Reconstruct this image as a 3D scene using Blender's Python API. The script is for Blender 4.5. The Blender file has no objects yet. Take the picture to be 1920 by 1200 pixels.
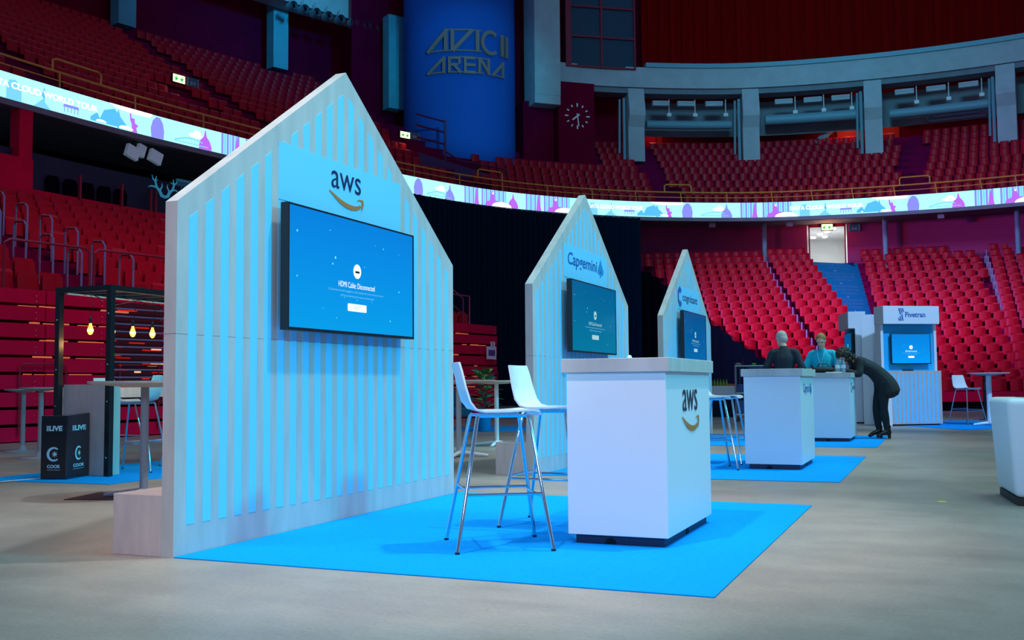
import bpy, bmesh, math, random
import numpy as np
from mathutils import Vector, Matrix, Quaternion
SC = bpy.context.scene
COL = SC.collection
random.seed(7)
PI = math.pi
# ------------------------------------------------------------------ camera
F_PX, PITCH, ROLL, YAW, CAMH = 1906.5, 0.0637, -0.0083, 0.3997, 0.95
fw = Vector((-math.sin(YAW)*math.cos(PITCH), math.cos(YAW)*math.cos(PITCH), math.sin(PITCH)))
rt = fw.cross(Vector((0, 0, 1))).normalized(); up = rt.cross(fw)
cr = rt*math.cos(ROLL)+up*math.sin(ROLL); cu = -rt*math.sin(ROLL)+up*math.cos(ROLL)
cam_d = bpy.data.cameras.new('camera'); cam = bpy.data.objects.new('camera', cam_d); COL.objects.link(cam)
cam_d.sensor_width = 36.0; cam_d.lens = F_PX*36/1920; cam_d.clip_start = 0.05; cam_d.clip_end = 300
m3 = Matrix((cr, cu, -fw)).transposed()
cam.matrix_world = Matrix.Translation((0, 0, CAMH)) @ m3.to_4x4()
SC.camera = cam
SC.view_settings.view_transform = 'Standard'; SC.view_settings.look = 'None'
SC.view_settings.gamma = 1; SC.view_settings.use_curve_mapping = False
SC.view_settings.exposure = 0.14
# ------------------------------------------------------------------ light
W = bpy.data.worlds.new('arena_dark'); SC.world = W; W.use_nodes = True
W.node_tree.nodes['Background'].inputs[0].default_value = (0.33, 0.54, 1.0, 1)
W.node_tree.nodes['Background'].inputs[1].default_value = 0.205
def lamp(kind, name, loc, target, power, color, size=1.0, sizey=None, spot=None, blend=0.3):
    d = bpy.data.lights.new(name, kind); d.energy = power; d.color = color
    if kind == 'AREA':
        d.shape = 'RECTANGLE'; d.size = size; d.size_y = sizey or size
    else:
        d.shadow_soft_size = size
    if kind == 'SPOT':
        d.spot_size = math.radians(spot or 60); d.spot_blend = blend
    o = bpy.data.objects.new(name, d); COL.objects.link(o); o.location = loc
    v = Vector(target)-Vector(loc); o.rotation_euler = v.to_track_quat('-Z', 'Y').to_euler()
    return o
WHITE = (0.76, 0.90, 1.0); CYAN = (0.0, 0.74, 1.0); WARM = (1.0, 0.70, 0.48)
def spread(o, deg): o.data.spread = math.radians(deg); return o
for y in (6.3, 11.7, 17.2):
    lamp('SPOT', 'rig_spot_white', (2.2, y+2.2, 16), (-3.2, y, 0.6), 4700, WHITE, 0.35, spot=34, blend=.8)
    lamp('SPOT', 'rig_spot_blue', (9.0, y+1.0, 8.5), (-4.0, y, 1.7), 3400, CYAN, 0.5, spot=30, blend=.8)
lamp('SPOT', 'kiosk_fill', (5, 15, 12), (-.4, 24, 1.4), 6300, (.34, .58, 1), .3, spot=26, blend=.8)  # added fill to brighten the kiosk fronts, no known fixture
spread(lamp('AREA', 'house_wash_floor', (4, 9, 21), (3, 9, 0), 850, (0.40, 1.0, 0.95), 12, 20), 95)
spread(lamp('AREA', 'front_wash', (2.5, -7, 6.5), (-2.2, 9, 0.6), 120, (0.40, 0.62, 1.0), 2.5), 70)
lamp('SPOT', 'front_spot', (-3.3, 1.3, 10), (-2.7, 5.6, .9), 2100, (1.0, 0.78, 0.74), .22, spot=32, blend=.6)
lamp('SPOT', 'lounge_warm', (-7.5, 8.0, 12), (-5.4, 7.2, 0), 420, (1, .50, .30), 0.4, spot=34, blend=.9)
lamp('SPOT', 'lounge_amber_fill', (-11, 7, 12), (-9, 7, 0), 650, (1, .32, .22), 1.0, spot=62, blend=1)  # added warm spill that browns the floor at far left
spread(lamp('AREA', 'stand_wash_end', (-1, 22, 19), (-3, 44, 3.4), 460, (0.5, 0.4, 1.0), 8, 4), 42)
spread(lamp('AREA', 'stand_wash_side', (-4, 14, 16), (-18, 20, 2.5), 100, (1.0, 0.05, 0.5), 6, 4), 60)
spread(lamp('AREA', 'stand_wash_blue', (-19, 26, 8.6), (-3, 43, 3.5), 290, (1.0, 0.12, 0.40), 2, 2), 60)
spread(lamp('AREA', 'stand_side_fill', (-21, 28, 8.4), (-2, 42, 4), 500, (0.04, 0.22, 1.0), 3, 2), 60)  # blue fill added so seat sides catch a lilac highlight
spread(lamp('AREA', 'upper_wash', (-2, 20, 24), (-5, 57, 17), 510, (0.06, 0.66, 1.0), 8, 4), 60)
spread(lamp('AREA', 'upper_red_wash', (-2, 20, 24), (-7, 55, 13), 55, (1.0, 0.05, 0.10), 8, 4), 60)
spread(lamp('AREA', 'upper_left_fill', (0, 16, 22), (-33, 34, 15), 36, (1.0, 0.03, 0.12), 6, 4), 60)  # red fill added to lift the dark upper left seats
spread(lamp('AREA', 'upper_left_blue', (2, 22, 24), (-32, 44, 21), 170, (0.0, 0.55, 1.0), 3, 3), 25)
lamp('SPOT', 'column_wash', (-10, 30, 14), (-23, 49, 17), 4800, (0.0, 0.66, 1.0), 0.5, spot=26, blend=.6)
# ------------------------------------------------------------------ materials
MATS = {}
def mat(name, col, rough=0.5, metal=0.0, emis=None, es=1.0, bump=0.0, bscale=40, var=0.0, vscale=3, coat=0.0, trans=0.0, spec=0.5, stretch=None):
    if name in MATS: return MATS[name]
    m = bpy.data.materials.new(name); m.use_nodes = True; nt = m.node_tree
    b = nt.nodes['Principled BSDF']
    b.inputs['Base Color'].default_value = (*col, 1); b.inputs['Roughness'].default_value = rough
    b.inputs['Metallic'].default_value = metal; b.inputs['Specular IOR Level'].default_value = spec
    b.inputs['Coat Weight'].default_value = coat; b.inputs['Transmission Weight'].default_value = trans
    if emis:
        b.inputs['Emission Color'].default_value = (*emis, 1); b.inputs['Emission Strength'].default_value = es
    if bump or var:
        tc = nt.nodes.new('ShaderNodeTexCoord'); mp = nt.nodes.new('ShaderNodeMapping')
        nt.links.new(tc.outputs['Object'], mp.inputs[0])
        if stretch: mp.inputs['Scale'].default_value = stretch
        n = nt.nodes.new('ShaderNodeTexNoise'); n.inputs['Detail'].default_value = 6
        nt.links.new(mp.outputs[0], n.inputs['Vector'])
        if var:
            n.inputs['Scale'].default_value = vscale
            r = nt.nodes.new('ShaderNodeValToRGB'); r.color_ramp.elements[0].position = .3; r.color_ramp.elements[1].position = .7
            r.color_ramp.elements[0].color = (*[c*(1-var) for c in col], 1); r.color_ramp.elements[1].color = (*[min(1, c*(1+var)) for c in col], 1)
            nt.links.new(n.outputs['Fac'], r.inputs[0]); nt.links.new(r.outputs[0], b.inputs['Base Color'])
        if bump:
            n2 = nt.nodes.new('ShaderNodeTexNoise'); n2.inputs['Scale'].default_value = bscale; n2.inputs['Detail'].default_value = 5
            nt.links.new(mp.outputs[0], n2.inputs['Vector'])
            bp = nt.nodes.new('ShaderNodeBump'); bp.inputs['Strength'].default_value = bump; bp.inputs['Distance'].default_value = .01
            nt.links.new(n2.outputs['Fac'], bp.inputs['Height']); nt.links.new(bp.outputs[0], b.inputs['Normal'])
    MATS[name] = m; return m
def emat(name, col, s=1.0):
    if name in MATS: return MATS[name]
    m = bpy.data.materials.new(name); m.use_nodes = True; nt = m.node_tree
    nt.nodes.clear(); e = nt.nodes.new('ShaderNodeEmission'); o = nt.nodes.new('ShaderNodeOutputMaterial')
    e.inputs[0].default_value = (*col, 1); e.inputs[1].default_value = s; nt.links.new(e.outputs[0], o.inputs[0])
    MATS[name] = m; return m
def floor_mat():
    m = bpy.data.materials.new('polished_concrete'); m.use_nodes = True; nt = m.node_tree; b = nt.nodes['Principled BSDF']
    tc = nt.nodes.new('ShaderNodeTexCoord')
    def noise(sc, det=6, stretch=None, rough=.6):
        mp = nt.nodes.new('ShaderNodeMapping'); nt.links.new(tc.outputs['Object'], mp.inputs[0])
        if stretch: mp.inputs['Scale'].default_value = stretch; mp.inputs['Rotation'].default_value = (0, 0, .35)
        n = nt.nodes.new('ShaderNodeTexNoise'); n.inputs['Scale'].default_value = sc; n.inputs['Detail'].default_value = det; n.inputs['Roughness'].default_value = rough
        nt.links.new(mp.outputs[0], n.inputs['Vector']); return n
    a = noise(.35, 8, (1, .5, 1)); c = noise(2.2, 9, (.7, 1.3, 1), .75); d = noise(45, 4, None, .8)
    r = nt.nodes.new('ShaderNodeValToRGB'); e = r.color_ramp.elements
    e[0].position = .32; e[0].color = (.25, .186, .158, 1); e[1].position = .68; e[1].color = (.44, .365, .32, 1)
    r2 = nt.nodes.new('ShaderNodeValToRGB'); e = r2.color_ramp.elements
    e[0].position = .3; e[0].color = (.84, .84, .85, 1); e[1].position = .72; e[1].color = (1.12, 1.11, 1.08, 1)
    nt.links.new(a.outputs['Fac'], r.inputs[0]); nt.links.new(c.outputs['Fac'], r2.inputs[0])
    mx = nt.nodes.new('ShaderNodeMix'); mx.data_type = 'RGBA'; mx.blend_type = 'MULTIPLY'; mx.inputs[0].default_value = 1
    nt.links.new(r.outputs[0], mx.inputs[6]); nt.links.new(r2.outputs[0], mx.inputs[7])
    r3 = nt.nodes.new('ShaderNodeValToRGB'); e = r3.color_ramp.elements
    e[0].position = .3; e[0].color = (.84, .84, .84, 1); e[1].position = .7; e[1].color = (1.12, 1.12, 1.12, 1)
    nt.links.new(d.outputs['Fac'], r3.inputs[0])
    m2 = nt.nodes.new('ShaderNodeMix'); m2.data_type = 'RGBA'; m2.blend_type = 'MULTIPLY'; m2.inputs[0].default_value = 1
    nt.links.new(mx.outputs[2], m2.inputs[6]); nt.links.new(r3.outputs[0], m2.inputs[7]); nt.links.new(m2.outputs[2], b.inputs['Base Color'])
    g = noise(1.0, 7, (.06, .55, 1), .62); r4 = nt.nodes.new('ShaderNodeValToRGB'); e = r4.color_ramp.elements
    e[0].position = .40; e[0].color = (.86, .86, .86, 1); e[1].position = .56; e[1].color = (1.06, 1.05, 1.03, 1)
    nt.links.new(g.outputs['Fac'], r4.inputs[0]); m3_ = nt.nodes.new('ShaderNodeMix'); m3_.data_type = 'RGBA'; m3_.blend_type = 'MULTIPLY'; m3_.inputs[0].default_value = 1
    nt.links.new(m2.outputs[2], m3_.inputs[6]); nt.links.new(r4.outputs[0], m3_.inputs[7]); nt.links.new(m3_.outputs[2], b.inputs['Base Color'])
    mr = nt.nodes.new('ShaderNodeMapRange'); mr.inputs['To Min'].default_value = .32; mr.inputs['To Max'].default_value = .6
    nt.links.new(c.outputs['Fac'], mr.inputs[0]); nt.links.new(mr.outputs[0], b.inputs['Roughness'])
    b.inputs['Specular IOR Level'].default_value = .35
    return m
M_FLOOR = floor_mat()
M_CARPET = mat('cyan_carpet', (.0, .31, .82), .95, bump=.25, bscale=350, var=.05, vscale=30, spec=.1)
M_BIRCH = mat('birch_ply', (.54, .52, .50), .55, bump=.04, bscale=30, var=.10, vscale=9, stretch=(1, 1, .22), spec=.3)
M_BIRCH_EDGE = mat('birch_edge', (.62, .50, .46), .6, var=.08, vscale=14, stretch=(1, 1, .3), spec=.3)
M_VINYL = mat('sky_blue_vinyl', (.20, .68, .98), .45, spec=.3)
M_LAM = mat('white_laminate', (.78, .85, .90), .35, spec=.4)
M_PLINTH = mat('dark_plinth', (.012, .022, .06), .5)
M_BLACK = mat('black_plastic', (.008, .010, .014), .35)
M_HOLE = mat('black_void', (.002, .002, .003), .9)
M_INK = mat('navy_ink', (.004, .022, .09), .5)
M_DINK = mat('charcoal_ink', (.03, .03, .06), .5)
M_ORANGE = mat('orange_ink', (.52, .20, .05), .5)
M_CHROME = mat('chrome', (.75, .77, .8), .12, 1.0)
M_STEEL = mat('brushed_steel', (.45, .47, .5), .35, .9)
M_SEATW = mat('white_seat_shell', (.82, .86, .88), .3, coat=.3)
M_RED = mat('red_seat_plastic', (.49, .0, .016), .42, spec=.20, var=.06, vscale=2)
M_REDDK = mat('maroon_board', (.72, .0, .05), .6, spec=.12, bump=.05, var=.10, vscale=1.2)
M_TREAD = mat('maroon_tread', (.20, .0, .05), .85, spec=.1, var=.12, vscale=2)
M_WALLDK = mat('dark_maroon_wall', (.20, .0, .025), .85, spec=.08, var=.15, vscale=.8)
M_WALLRED = mat('oxblood_corrugated', (.24, .0, .0), .8, spec=.05, var=.15, vscale=1.5, stretch=(3, 3, .2))
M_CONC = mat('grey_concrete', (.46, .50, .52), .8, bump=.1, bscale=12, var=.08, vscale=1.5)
M_CONCDK = mat('shaded_concrete', (.22, .24, .27), .8, var=.1, vscale=1.5)  # darker copy of the concrete with shade put into its colour
M_RAIL = mat('yellow_rail', (.85, .36, .05), .45)
M_REDRAIL = mat('red_rail', (.30, .004, .03), .45)
M_CURT = mat('black_molton', (.003, .022, .045), 1.0, spec=.02, bump=.1, bscale=60)
M_NAVY = mat('navy_lounge', (.010, .022, .05), .7, var=.2, vscale=.7)
M_VOID = mat('dark_void', (.002, .003, .007), .95, spec=.05)
M_COLUMN = mat('blue_column_cloth', (.02, .13, .55), .75, spec=.1, var=.03, vscale=.3)
M_PEWTER = mat('pewter_letters', (.40, .22, .20), .5, .0)
M_GLASS = mat('dark_window', (.012, .05, .085), .25)
M_PIPE = mat('pale_blue_pipe', (.20, .38, .45), .5)
# ------------------------------------------------------------------ mesh builder
class MB:
    def __init__(s): s.v = []; s.f = []; s.mi = []; s.cur = 0
    def add(s, vs, fs, M=None):
        o = len(s.v)
        s.v += [tuple(M @ Vector(p)) if M is not None else tuple(p) for p in vs]
        s.f += [tuple(i+o for i in f) for f in fs]; s.mi += [s.cur]*len(fs); return s
    def box(s, x0, y0, z0, x1, y1, z1, M=None):
        vs = [(x0, y0, z0), (x1, y0, z0), (x1, y1, z0), (x0, y1, z0), (x0, y0, z1), (x1, y0, z1), (x1, y1, z1), (x0, y1, z1)]
        return s.add(vs, [(0, 3, 2, 1), (4, 5, 6, 7), (0, 1, 5, 4), (1, 2, 6, 5), (2, 3, 7, 6), (3, 0, 4, 7)], M)
    def tube(s, pts, r, n=8, cap=True, M=None):
        pts = [Vector(p) for p in pts]; k = len(pts); rr = r if isinstance(r, (list, tuple)) else [r]*k
        vs = []; ref = None
        for i, p in enumerate(pts):
            d = (pts[min(i+1, k-1)]-pts[max(i-1, 0)]).normalized()
            if ref is None:
                ref = Vector((0, 0, 1)) if abs(d.z) < .9 else Vector((1, 0, 0))
                a = d.cross(ref).normalized()
            else:
                a = (a-d*a.dot(d)).normalized()
            b = d.cross(a)
            for j in range(n):
                t = 2*PI*j/n; vs.append(p+a*(math.cos(t)*rr[i])+b*(math.sin(t)*rr[i]))
        fs = [(i*n+j, i*n+(j+1) % n, (i+1)*n+(j+1) % n, (i+1)*n+j) for i in range(k-1) for j in range(n)]
        if cap: fs += [tuple(range(n))[::-1], tuple((k-1)*n+j for j in range(n))]
        return s.add(vs, fs, M)
    def lathe(s, prof, n=24, c=(0, 0), M=None, cap=True):
        vs = [(c[0]+r*math.cos(2*PI*j/n), c[1]+r*math.sin(2*PI*j/n), z) for r, z in prof for j in range(n)]
        k = len(prof); fs = [(i*n+j, i*n+(j+1) % n, (i+1)*n+(j+1) % n, (i+1)*n+j) for i in range(k-1) for j in range(n)]
        if cap: fs += [tuple(range(n))[::-1], tuple((k-1)*n+j for j in range(n))]
        return s.add(vs, fs, M)
    def prism(s, poly, h0, h1, M):          # poly in local xy, extruded along local z
        n = len(poly); vs = [(x, y, h0) for x, y in poly]+[(x, y, h1) for x, y in poly]
        fs = [tuple(range(n))[::-1], tuple(range(n, 2*n))]+[(i, (i+1) % n, n+(i+1) % n, n+i) for i in range(n)]
        return s.add(vs, fs, M)
    def ball(s, c, r, n=12, m=8, sc=(1, 1, 1), M=None):
        vs = []; fs = []
        for i in range(m+1):
            t = PI*i/m
            for j in range(n):
                p = 2*PI*j/n; vs.append((c[0]+r*sc[0]*math.sin(t)*math.cos(p), c[1]+r*sc[1]*math.sin(t)*math.sin(p), c[2]+r*sc[2]*math.cos(t)))
        fs = [(i*n+j, (i+1)*n+j, (i+1)*n+(j+1) % n, i*n+(j+1) % n) for i in range(m) for j in range(n)]
        return s.add(vs, fs, M)
    def build(s, name, material, parent=None, smooth=False, bevel=0, fix=False):
        me = bpy.data.meshes.new(name); me.from_pydata(s.v, [], s.f)
        ms = material if isinstance(material, (list, tuple)) else [material]
        for m in ms: me.materials.append(m)
        if len(ms) > 1: me.polygons.foreach_set('material_index', s.mi)
        if smooth:
            me.polygons.foreach_set('use_smooth', [True]*len(me.polygons))
        me.update()
        if fix:
            bm = bmesh.new(); bm.from_mesh(me); bmesh.ops.remove_doubles(bm, verts=bm.verts, dist=1e-5); bmesh.ops.recalc_face_normals(bm, faces=bm.faces); bm.to_mesh(me); bm.free()
        o = bpy.data.objects.new(name, me); COL.objects.link(o)
        if parent: o.parent = parent
        if smooth and smooth != 'all':
            try: me.set_sharp_from_angle(angle=math.radians(38))
            except Exception: pass
        if bevel:
            b = o.modifiers.new('bevel', 'BEVEL'); b.width = bevel; b.segments = 2; b.limit_method = 'ANGLE'
        return o
def tag(o, label, cat, group=None):
    o['label'] = label; o['category'] = cat
    if group: o['group'] = group
    return o
def thing(name, label, cat, loc=(0, 0, 0), rz=0, group=None):
    o = bpy.data.objects.new(name, None); COL.objects.link(o); o.empty_display_size = .1
    o.location = loc; o.rotation_euler = (0, 0, rz); return tag(o, label, cat, group)
def struct(name, mb, m, **k):
    o = mb.build(name, m, **k); o['kind'] = 'structure'; return o
def copy_thing(o, loc, rz, label, group=None):
    c = o.copy(); COL.objects.link(c); c.location = loc; c.rotation_euler = (0, 0, rz); c['label'] = label
    if group: c['group'] = group
    for ch in list(o.children):
        d = ch.copy(); COL.objects.link(d); d.parent = c
        for g in list(ch.children):
            e = g.copy(); COL.objects.link(e); e.parent = d
    return c
def frame(o, ex, ey):                     # matrix with local x,y axes given; z = x cross y
    ex = Vector(ex).normalized(); ey = Vector(ey).normalized(); ez = ex.cross(ey)
    return Matrix.Translation(o) @ Matrix((ex, ey, ez)).transposed().to_4x4()
TXT = {}
def text2d(body, bold=0.0, shear=0.0, space=1.0):
    key = (body, bold, shear, space)
    if key in TXT: return TXT[key]
    cv = bpy.data.curves.new('t', 'FONT'); cv.body = body; cv.size = 1; cv.offset = bold; cv.shear = shear; cv.space_character = space; cv.resolution_u = 4
    ob = bpy.data.objects.new('t', cv); COL.objects.link(ob)
    bpy.context.view_layer.update(); dg = bpy.context.evaluated_depsgraph_get()
    me = bpy.data.meshes.new_from_object(ob.evaluated_get(dg))
    vs = [(v.co.x, v.co.y) for v in me.vertices]; fs = [tuple(p.vertices) for p in me.polygons]
    bpy.data.objects.remove(ob); bpy.data.curves.remove(cv); bpy.data.meshes.remove(me)
    x0 = min(v[0] for v in vs); x1 = max(v[0] for v in vs); y0 = min(v[1] for v in vs); y1 = max(v[1] for v in vs)
    TXT[key] = (vs, fs, (x0, x1, y0, y1)); return TXT[key]
def put_text(mb, body, M, x0, x1, ybase=None, h=None, ytop=None, bold=0.0, off=.002, space=1.0, shear=0):
    """fit text between x0..x1 (local x) with given height from bbox"""
    vs, fs, (a, b, c, d) = text2d(body, bold, shear, space)
    sx = (x1-x0)/(b-a); sy = sx if h is None else h/(d-c)
    mb.add([(x0+(x-a)*sx, ybase+(y-c)*sy, off) for x, y in vs], fs, M)
    return mb
def smile(w, h):
    """orange smile with arrow head; width w, height h, origin lower left"""
    up_, lo = [], []
    for i in range(17):
        t = i/16; x = t*.90; lo.append((x, .62-.62*math.sin(PI*min(1, t*.93+.02))**.9 if t > 0 else .66))
    pts_lo = [(t/16*.9, 1.0-1.0*math.sin(PI*(.5*t/16+.02))*1.0+.42*max(0, (t/16-.55)/.45)**1.7) for t in range(17)]
    base = [(0+.93*i/16, .98*(1-math.sin(PI*.62*i/16))+0.0) for i in range(17)]
    outer = []; inner = []
    for i in range(17):
        t = i/16; x = .92*t
        yo = .70-.70*math.sin(PI*t*.86)**.85 if t > 0 else .80
        yo = .78*(1-t)**2+2*t*(1-t)*(-.52)+t*t*.48
        th = .20*math.sin(PI*min(1, t*.9+.04))
        outer.append((x, yo)); inner.append((x, yo+th))
    poly = outer+inner[::-1]
    k = min(y for _, y in poly); f = 1/(.98-k)
    poly = [(x*w, (y-k)*f*h) for x, y in poly]
    arrow = [(.70, .80), (.80, .90), (.94, .90), (1.0, .84), (.99, .62), (.93, .42), (.95, .66), (.93, .78), (.80, .80)]
    return poly, [(x*w, (y-.0)*h) for x, y in arrow]
ORD = ['first', 'second', 'third', 'fourth', 'fifth', 'sixth', 'seventh', 'eighth', 'ninth', 'tenth', 'eleventh', 'twelfth', 'thirteenth', 'fourteenth', 'fifteenth', 'sixteenth', 'seventeenth', 'eighteenth', 'nineteenth', 'twentieth']
# ------------------------------------------------------------------ arena ring
CP = [(-24.9, 0), (-24.75, 6), (-24.6, 13), (-24.3, 20.5), (-23.9, 25.2), (-23.2, 29.2), (-22.2, 33.6), (-20.8, 38.3), (-19.7, 41.1), (-18.5, 43.3), (-16.9, 45.4), (-15.2, 47.1), (-13.1, 48.8), (-9.5, 50.8), (-7.3, 51.6), (-4.8, 52.1), (-2, 52.4), (.8, 52.45), (3.7, 52.2), (8, 51.3), (12.5, 49.3)]
def _ring():
    P = np.array(CP, float)
    for _ in range(3):
        Q = [P[0]]
        for a, b in zip(P[:-1], P[1:]): Q += [a*.75+b*.25, a*.25+b*.75]
        Q.append(P[-1]); P = np.array(Q)
    return P, np.concatenate([[0], np.cumsum(np.hypot(*np.diff(P, axis=0).T))])
RP, RS = _ring()
def rp(s, o=0.0):
    f = lambda q: (float(np.interp(q, RS, RP[:, 0])), float(np.interp(q, RS, RP[:, 1])))
    x, y = f(s); a = f(s-.8); b = f(s+.8); tx, ty = b[0]-a[0], b[1]-a[1]; n = math.hypot(tx, ty)
    return x-ty/n*o, y+tx/n*o
def rdir(s):
    a = rp(s-.5); b = rp(s+.5); t = Vector((b[0]-a[0], b[1]-a[1], 0)).normalized(); return t, Vector((-t.y, t.x, 0))
def rframe(s, o, z):                       # local x along the ring, y outwards, z up
    t, n = rdir(s); p = rp(s, o)
    return frame((p[0], p[1], z), t, n)
def rwall(mb, s0, s1, o, z0, z1, step=.7, thick=0.0):
    n = max(1, int(round(abs(s1-s0)/step))); ss = [s0+(s1-s0)*i/n for i in range(n+1)]
    for a, b in zip(ss[:-1], ss[1:]):
        p, q = rp(a, o), rp(b, o)
        if thick:
            p2, q2 = rp(a, o+thick), rp(b, o+thick)
            mb.add([(*p, z0), (*q, z0), (*q2, z0), (*p2, z0), (*p, z1), (*q, z1), (*q2, z1), (*p2, z1)], [(0, 3, 2, 1), (4, 5, 6, 7), (0, 1, 5, 4), (2, 3, 7, 6), (1, 2, 6, 5), (3, 0, 4, 7)])
        else:
            mb.add([(*p, z0), (*q, z0), (*q, z1), (*p, z1)], [(0, 1, 2, 3)])
    return mb
def rflat(mb, s0, s1, o0, o1, z, step=.7):
    n = max(1, int(round(abs(s1-s0)/step))); ss = [s0+(s1-s0)*i/n for i in range(n+1)]
    for a, b in zip(ss[:-1], ss[1:]):
        mb.add([(*rp(a, o0), z), (*rp(b, o0), z), (*rp(b, o1), z), (*rp(a, o1), z)], [(0, 1, 2, 3)])
    return mb
# ------------------------------------------------------------------ setting
fl = MB(); fl.add([(-45, -18, 0), (30, -18, 0), (30, 66, 0), (-45, 66, 0)], [(0, 1, 2, 3)]); struct('floor', fl, M_FLOOR)
S0, S1 = 12.0, 76.0
# soffit + fascia below the ribbon, lower back wall, upper wall
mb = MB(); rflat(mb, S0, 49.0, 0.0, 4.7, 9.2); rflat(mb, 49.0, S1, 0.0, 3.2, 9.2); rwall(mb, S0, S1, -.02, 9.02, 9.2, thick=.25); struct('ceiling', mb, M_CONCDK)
# lower back wall with door opening between s 59.95 and 61.75
mb = MB(); rwall(mb, 48.5, 59.95, 3.0, 5.2, 9.2); rwall(mb, 61.75, S1, 3.0, 5.2, 9.2)
for zz in (8.0, 7.2): rwall(mb, 48.5, 59.95, 2.97, zz, zz+.02); rwall(mb, 61.75, S1, 2.97, zz, zz+.02)
struct('wall_back_lower', mb, mat('blue_lit_maroon', (.40, .05, .16), .85, spec=.08, var=.1, vscale=.8))  # maroon wall with the blue light's purple tint put into its colour
mb = MB(); rwall(mb, 20.0, 48.5, 4.5, 0.0, 9.2); struct('wall_lounge', mb, M_VOID)
mb = MB()
rwall(mb, S0, 45.2, 14.8, 16.0, 29); rwall(mb, 48.4, S1, 9.7, 13.0, 19.5); rwall(mb, 45.2, 54.5, 9.2, 12.0, 28); rwall(mb, 42.6, 46.5, 11.4, 9.5, 28)
struct('wall_upper', mb, M_WALLDK)
# corridor behind the lit doorway
mb = MB()
a, b = rp(59.95, 3.0), rp(61.75, 3.0); c, d = rp(61.9, 9), rp(59.8, 9)
mb.add([(*a, 6.6), (*b, 6.6), (*c, 6.6), (*d, 6.6), (*a, 9.15), (*b, 9.15), (*c, 9.15), (*d, 9.15)], [(0, 1, 2, 3), (7, 6, 5, 4), (1, 5, 6, 2), (3, 2, 6, 7), (0, 3, 7, 4)])
struct('wall_corridor', mb, mat('corridor_white', (.62, .65, .66), .6))
mb = MB(); M = rframe(60.85, 2.93, 0)
for x in (-.93, .86): mb.box(x, 0, 6.6, x+.07, .1, 9.2, M)
mb.box(-.93, 0, 9.05, .93, .1, 9.2, M); struct('door_1', mb, M_REDRAIL)
# lit doorway: corridor ceiling lamps (real lamps of the corridor)
for i, (ds, o, z) in enumerate(((.35, 4.2, 9.08), (.12, 5.3, 9.08), (-.15, 6.2, 9.08), (.1, 7.2, 9.08), (-.4, 7.4, 9.08))):
    k = MB(); k.lathe([(.14, 0), (.14, .05)], 16); t = thing('downlight', 'round white downlight, %s in from the lit doorway in its corridor ceiling' % ORD[i], 'ceiling light', (*rp(60.85+ds, o), z), group='corridor downlights')
    k.build('lens', emat('downlight_lens', (1, .97, .92), 6), t)
lamp('AREA', 'corridor_light', (*rp(60.85, 5.5), 9.0), (*rp(60.85, 5.5), 6), 90, (1, .97, .95), 1.4)
# upper terrace (steps)
UK = 9
NROW = lambda s: 12 if s < 41.3 else 9
mb = MB()
for k in range(16):
    o0 = .55+.9*k; z = 10.64+.55*k-.80; e_ = S1 if k <= UK else 43.2
    rflat(mb, S0, e_, o0, o0+.9, z, .9); rwall(mb, S0, e_, o0, z-.55 if k else 9.2, z, .9)
struct('wall_upper_terrace', mb, M_TREAD)
# concrete ring beam, red cladding over it
mb = MB(); rwall(mb, S0, 44.9, 11.9, 21.35, 24, thick=1.2); rwall(mb, 49.2, S1, 6.0, 17.55, 18.7, thick=1.2)
o = mb.build('ring_beam', M_CONC); o['kind'] = 'structure'; o.name = 'trim_1'
mb = MB(); rwall(mb, 49.2, S1, 6.15, 17.25, 17.55, thick=1.0); o = mb.build('trim_2', M_CONCDK); o['kind'] = 'structure'  # dark band for the shaded underside of the beam, shade in its colour
mb = MB(); rwall(mb, 53.4, S1, 5.9, 18.7, 18.95, thick=.5); o = mb.build('trim_3', M_PIPE); o['kind'] = 'structure'
mb = MB()
ss = np.arange(53.3, S1, .28)
for i, (a, b) in enumerate(zip(ss[:-1], ss[1:])):
    o1 = 6.2 if i % 2 else 6.32; o2 = 6.2 if (i+1) % 2 else 6.32
    p, q = rp(a, o1), rp(b, o1); mb.add([(*p, 18.7), (*q, 18.7), (*q, 28), (*p, 28)], [(0, 1, 2, 3)])
    p, q = rp(b, o1), rp(b, o2); mb.add([(*p, 18.7), (*q, 18.7), (*q, 28), (*p, 28)], [(0, 1, 2, 3)])
struct('wall_red_cladding', mb, M_WALLRED)
# window box with red frame
M = rframe(51.35, 5.85, 0)
mb = MB(); mb.box(-2.0, .1, 18.55, 2.0, .5, 27, M); struct('window_1', mb, M_GLASS)
mb = MB()
for x in (-2.02, 0, 1.95): mb.box(x, -.02, 18.5, x+(.32 if x == -2.02 else .10), .12, 27, M)
for z in (18.5, 20.2, 21.9, 23.6): mb.box(-2.0, -.01, z, 2.05, .12, z+.1, M)
struct('window_1_frame', mb, M_REDRAIL)
# tall concrete post right of the column
M = rframe(48.75, 5.3, 0)
mb = MB(); mb.box(-.75, 0, 16.6, .75, 1.6, 28, M); mb.box(-.75, .02, 16.1, .75, 1.6, 16.6, M); struct('wall_concrete_post', mb, M_CONC)
# maroon clock wall
mb = MB(); M = rframe(50.2, 5.6, 0); mb.box(-1.05, 0, 12.2, 1.05, 3, 17.5, M)
M = rframe(48.6, 6.2, 0); mb.box(-.9, 0, 12.0, .9, 2.5, 16.4, M); struct('wall_clock', mb, M_WALLDK)
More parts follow.
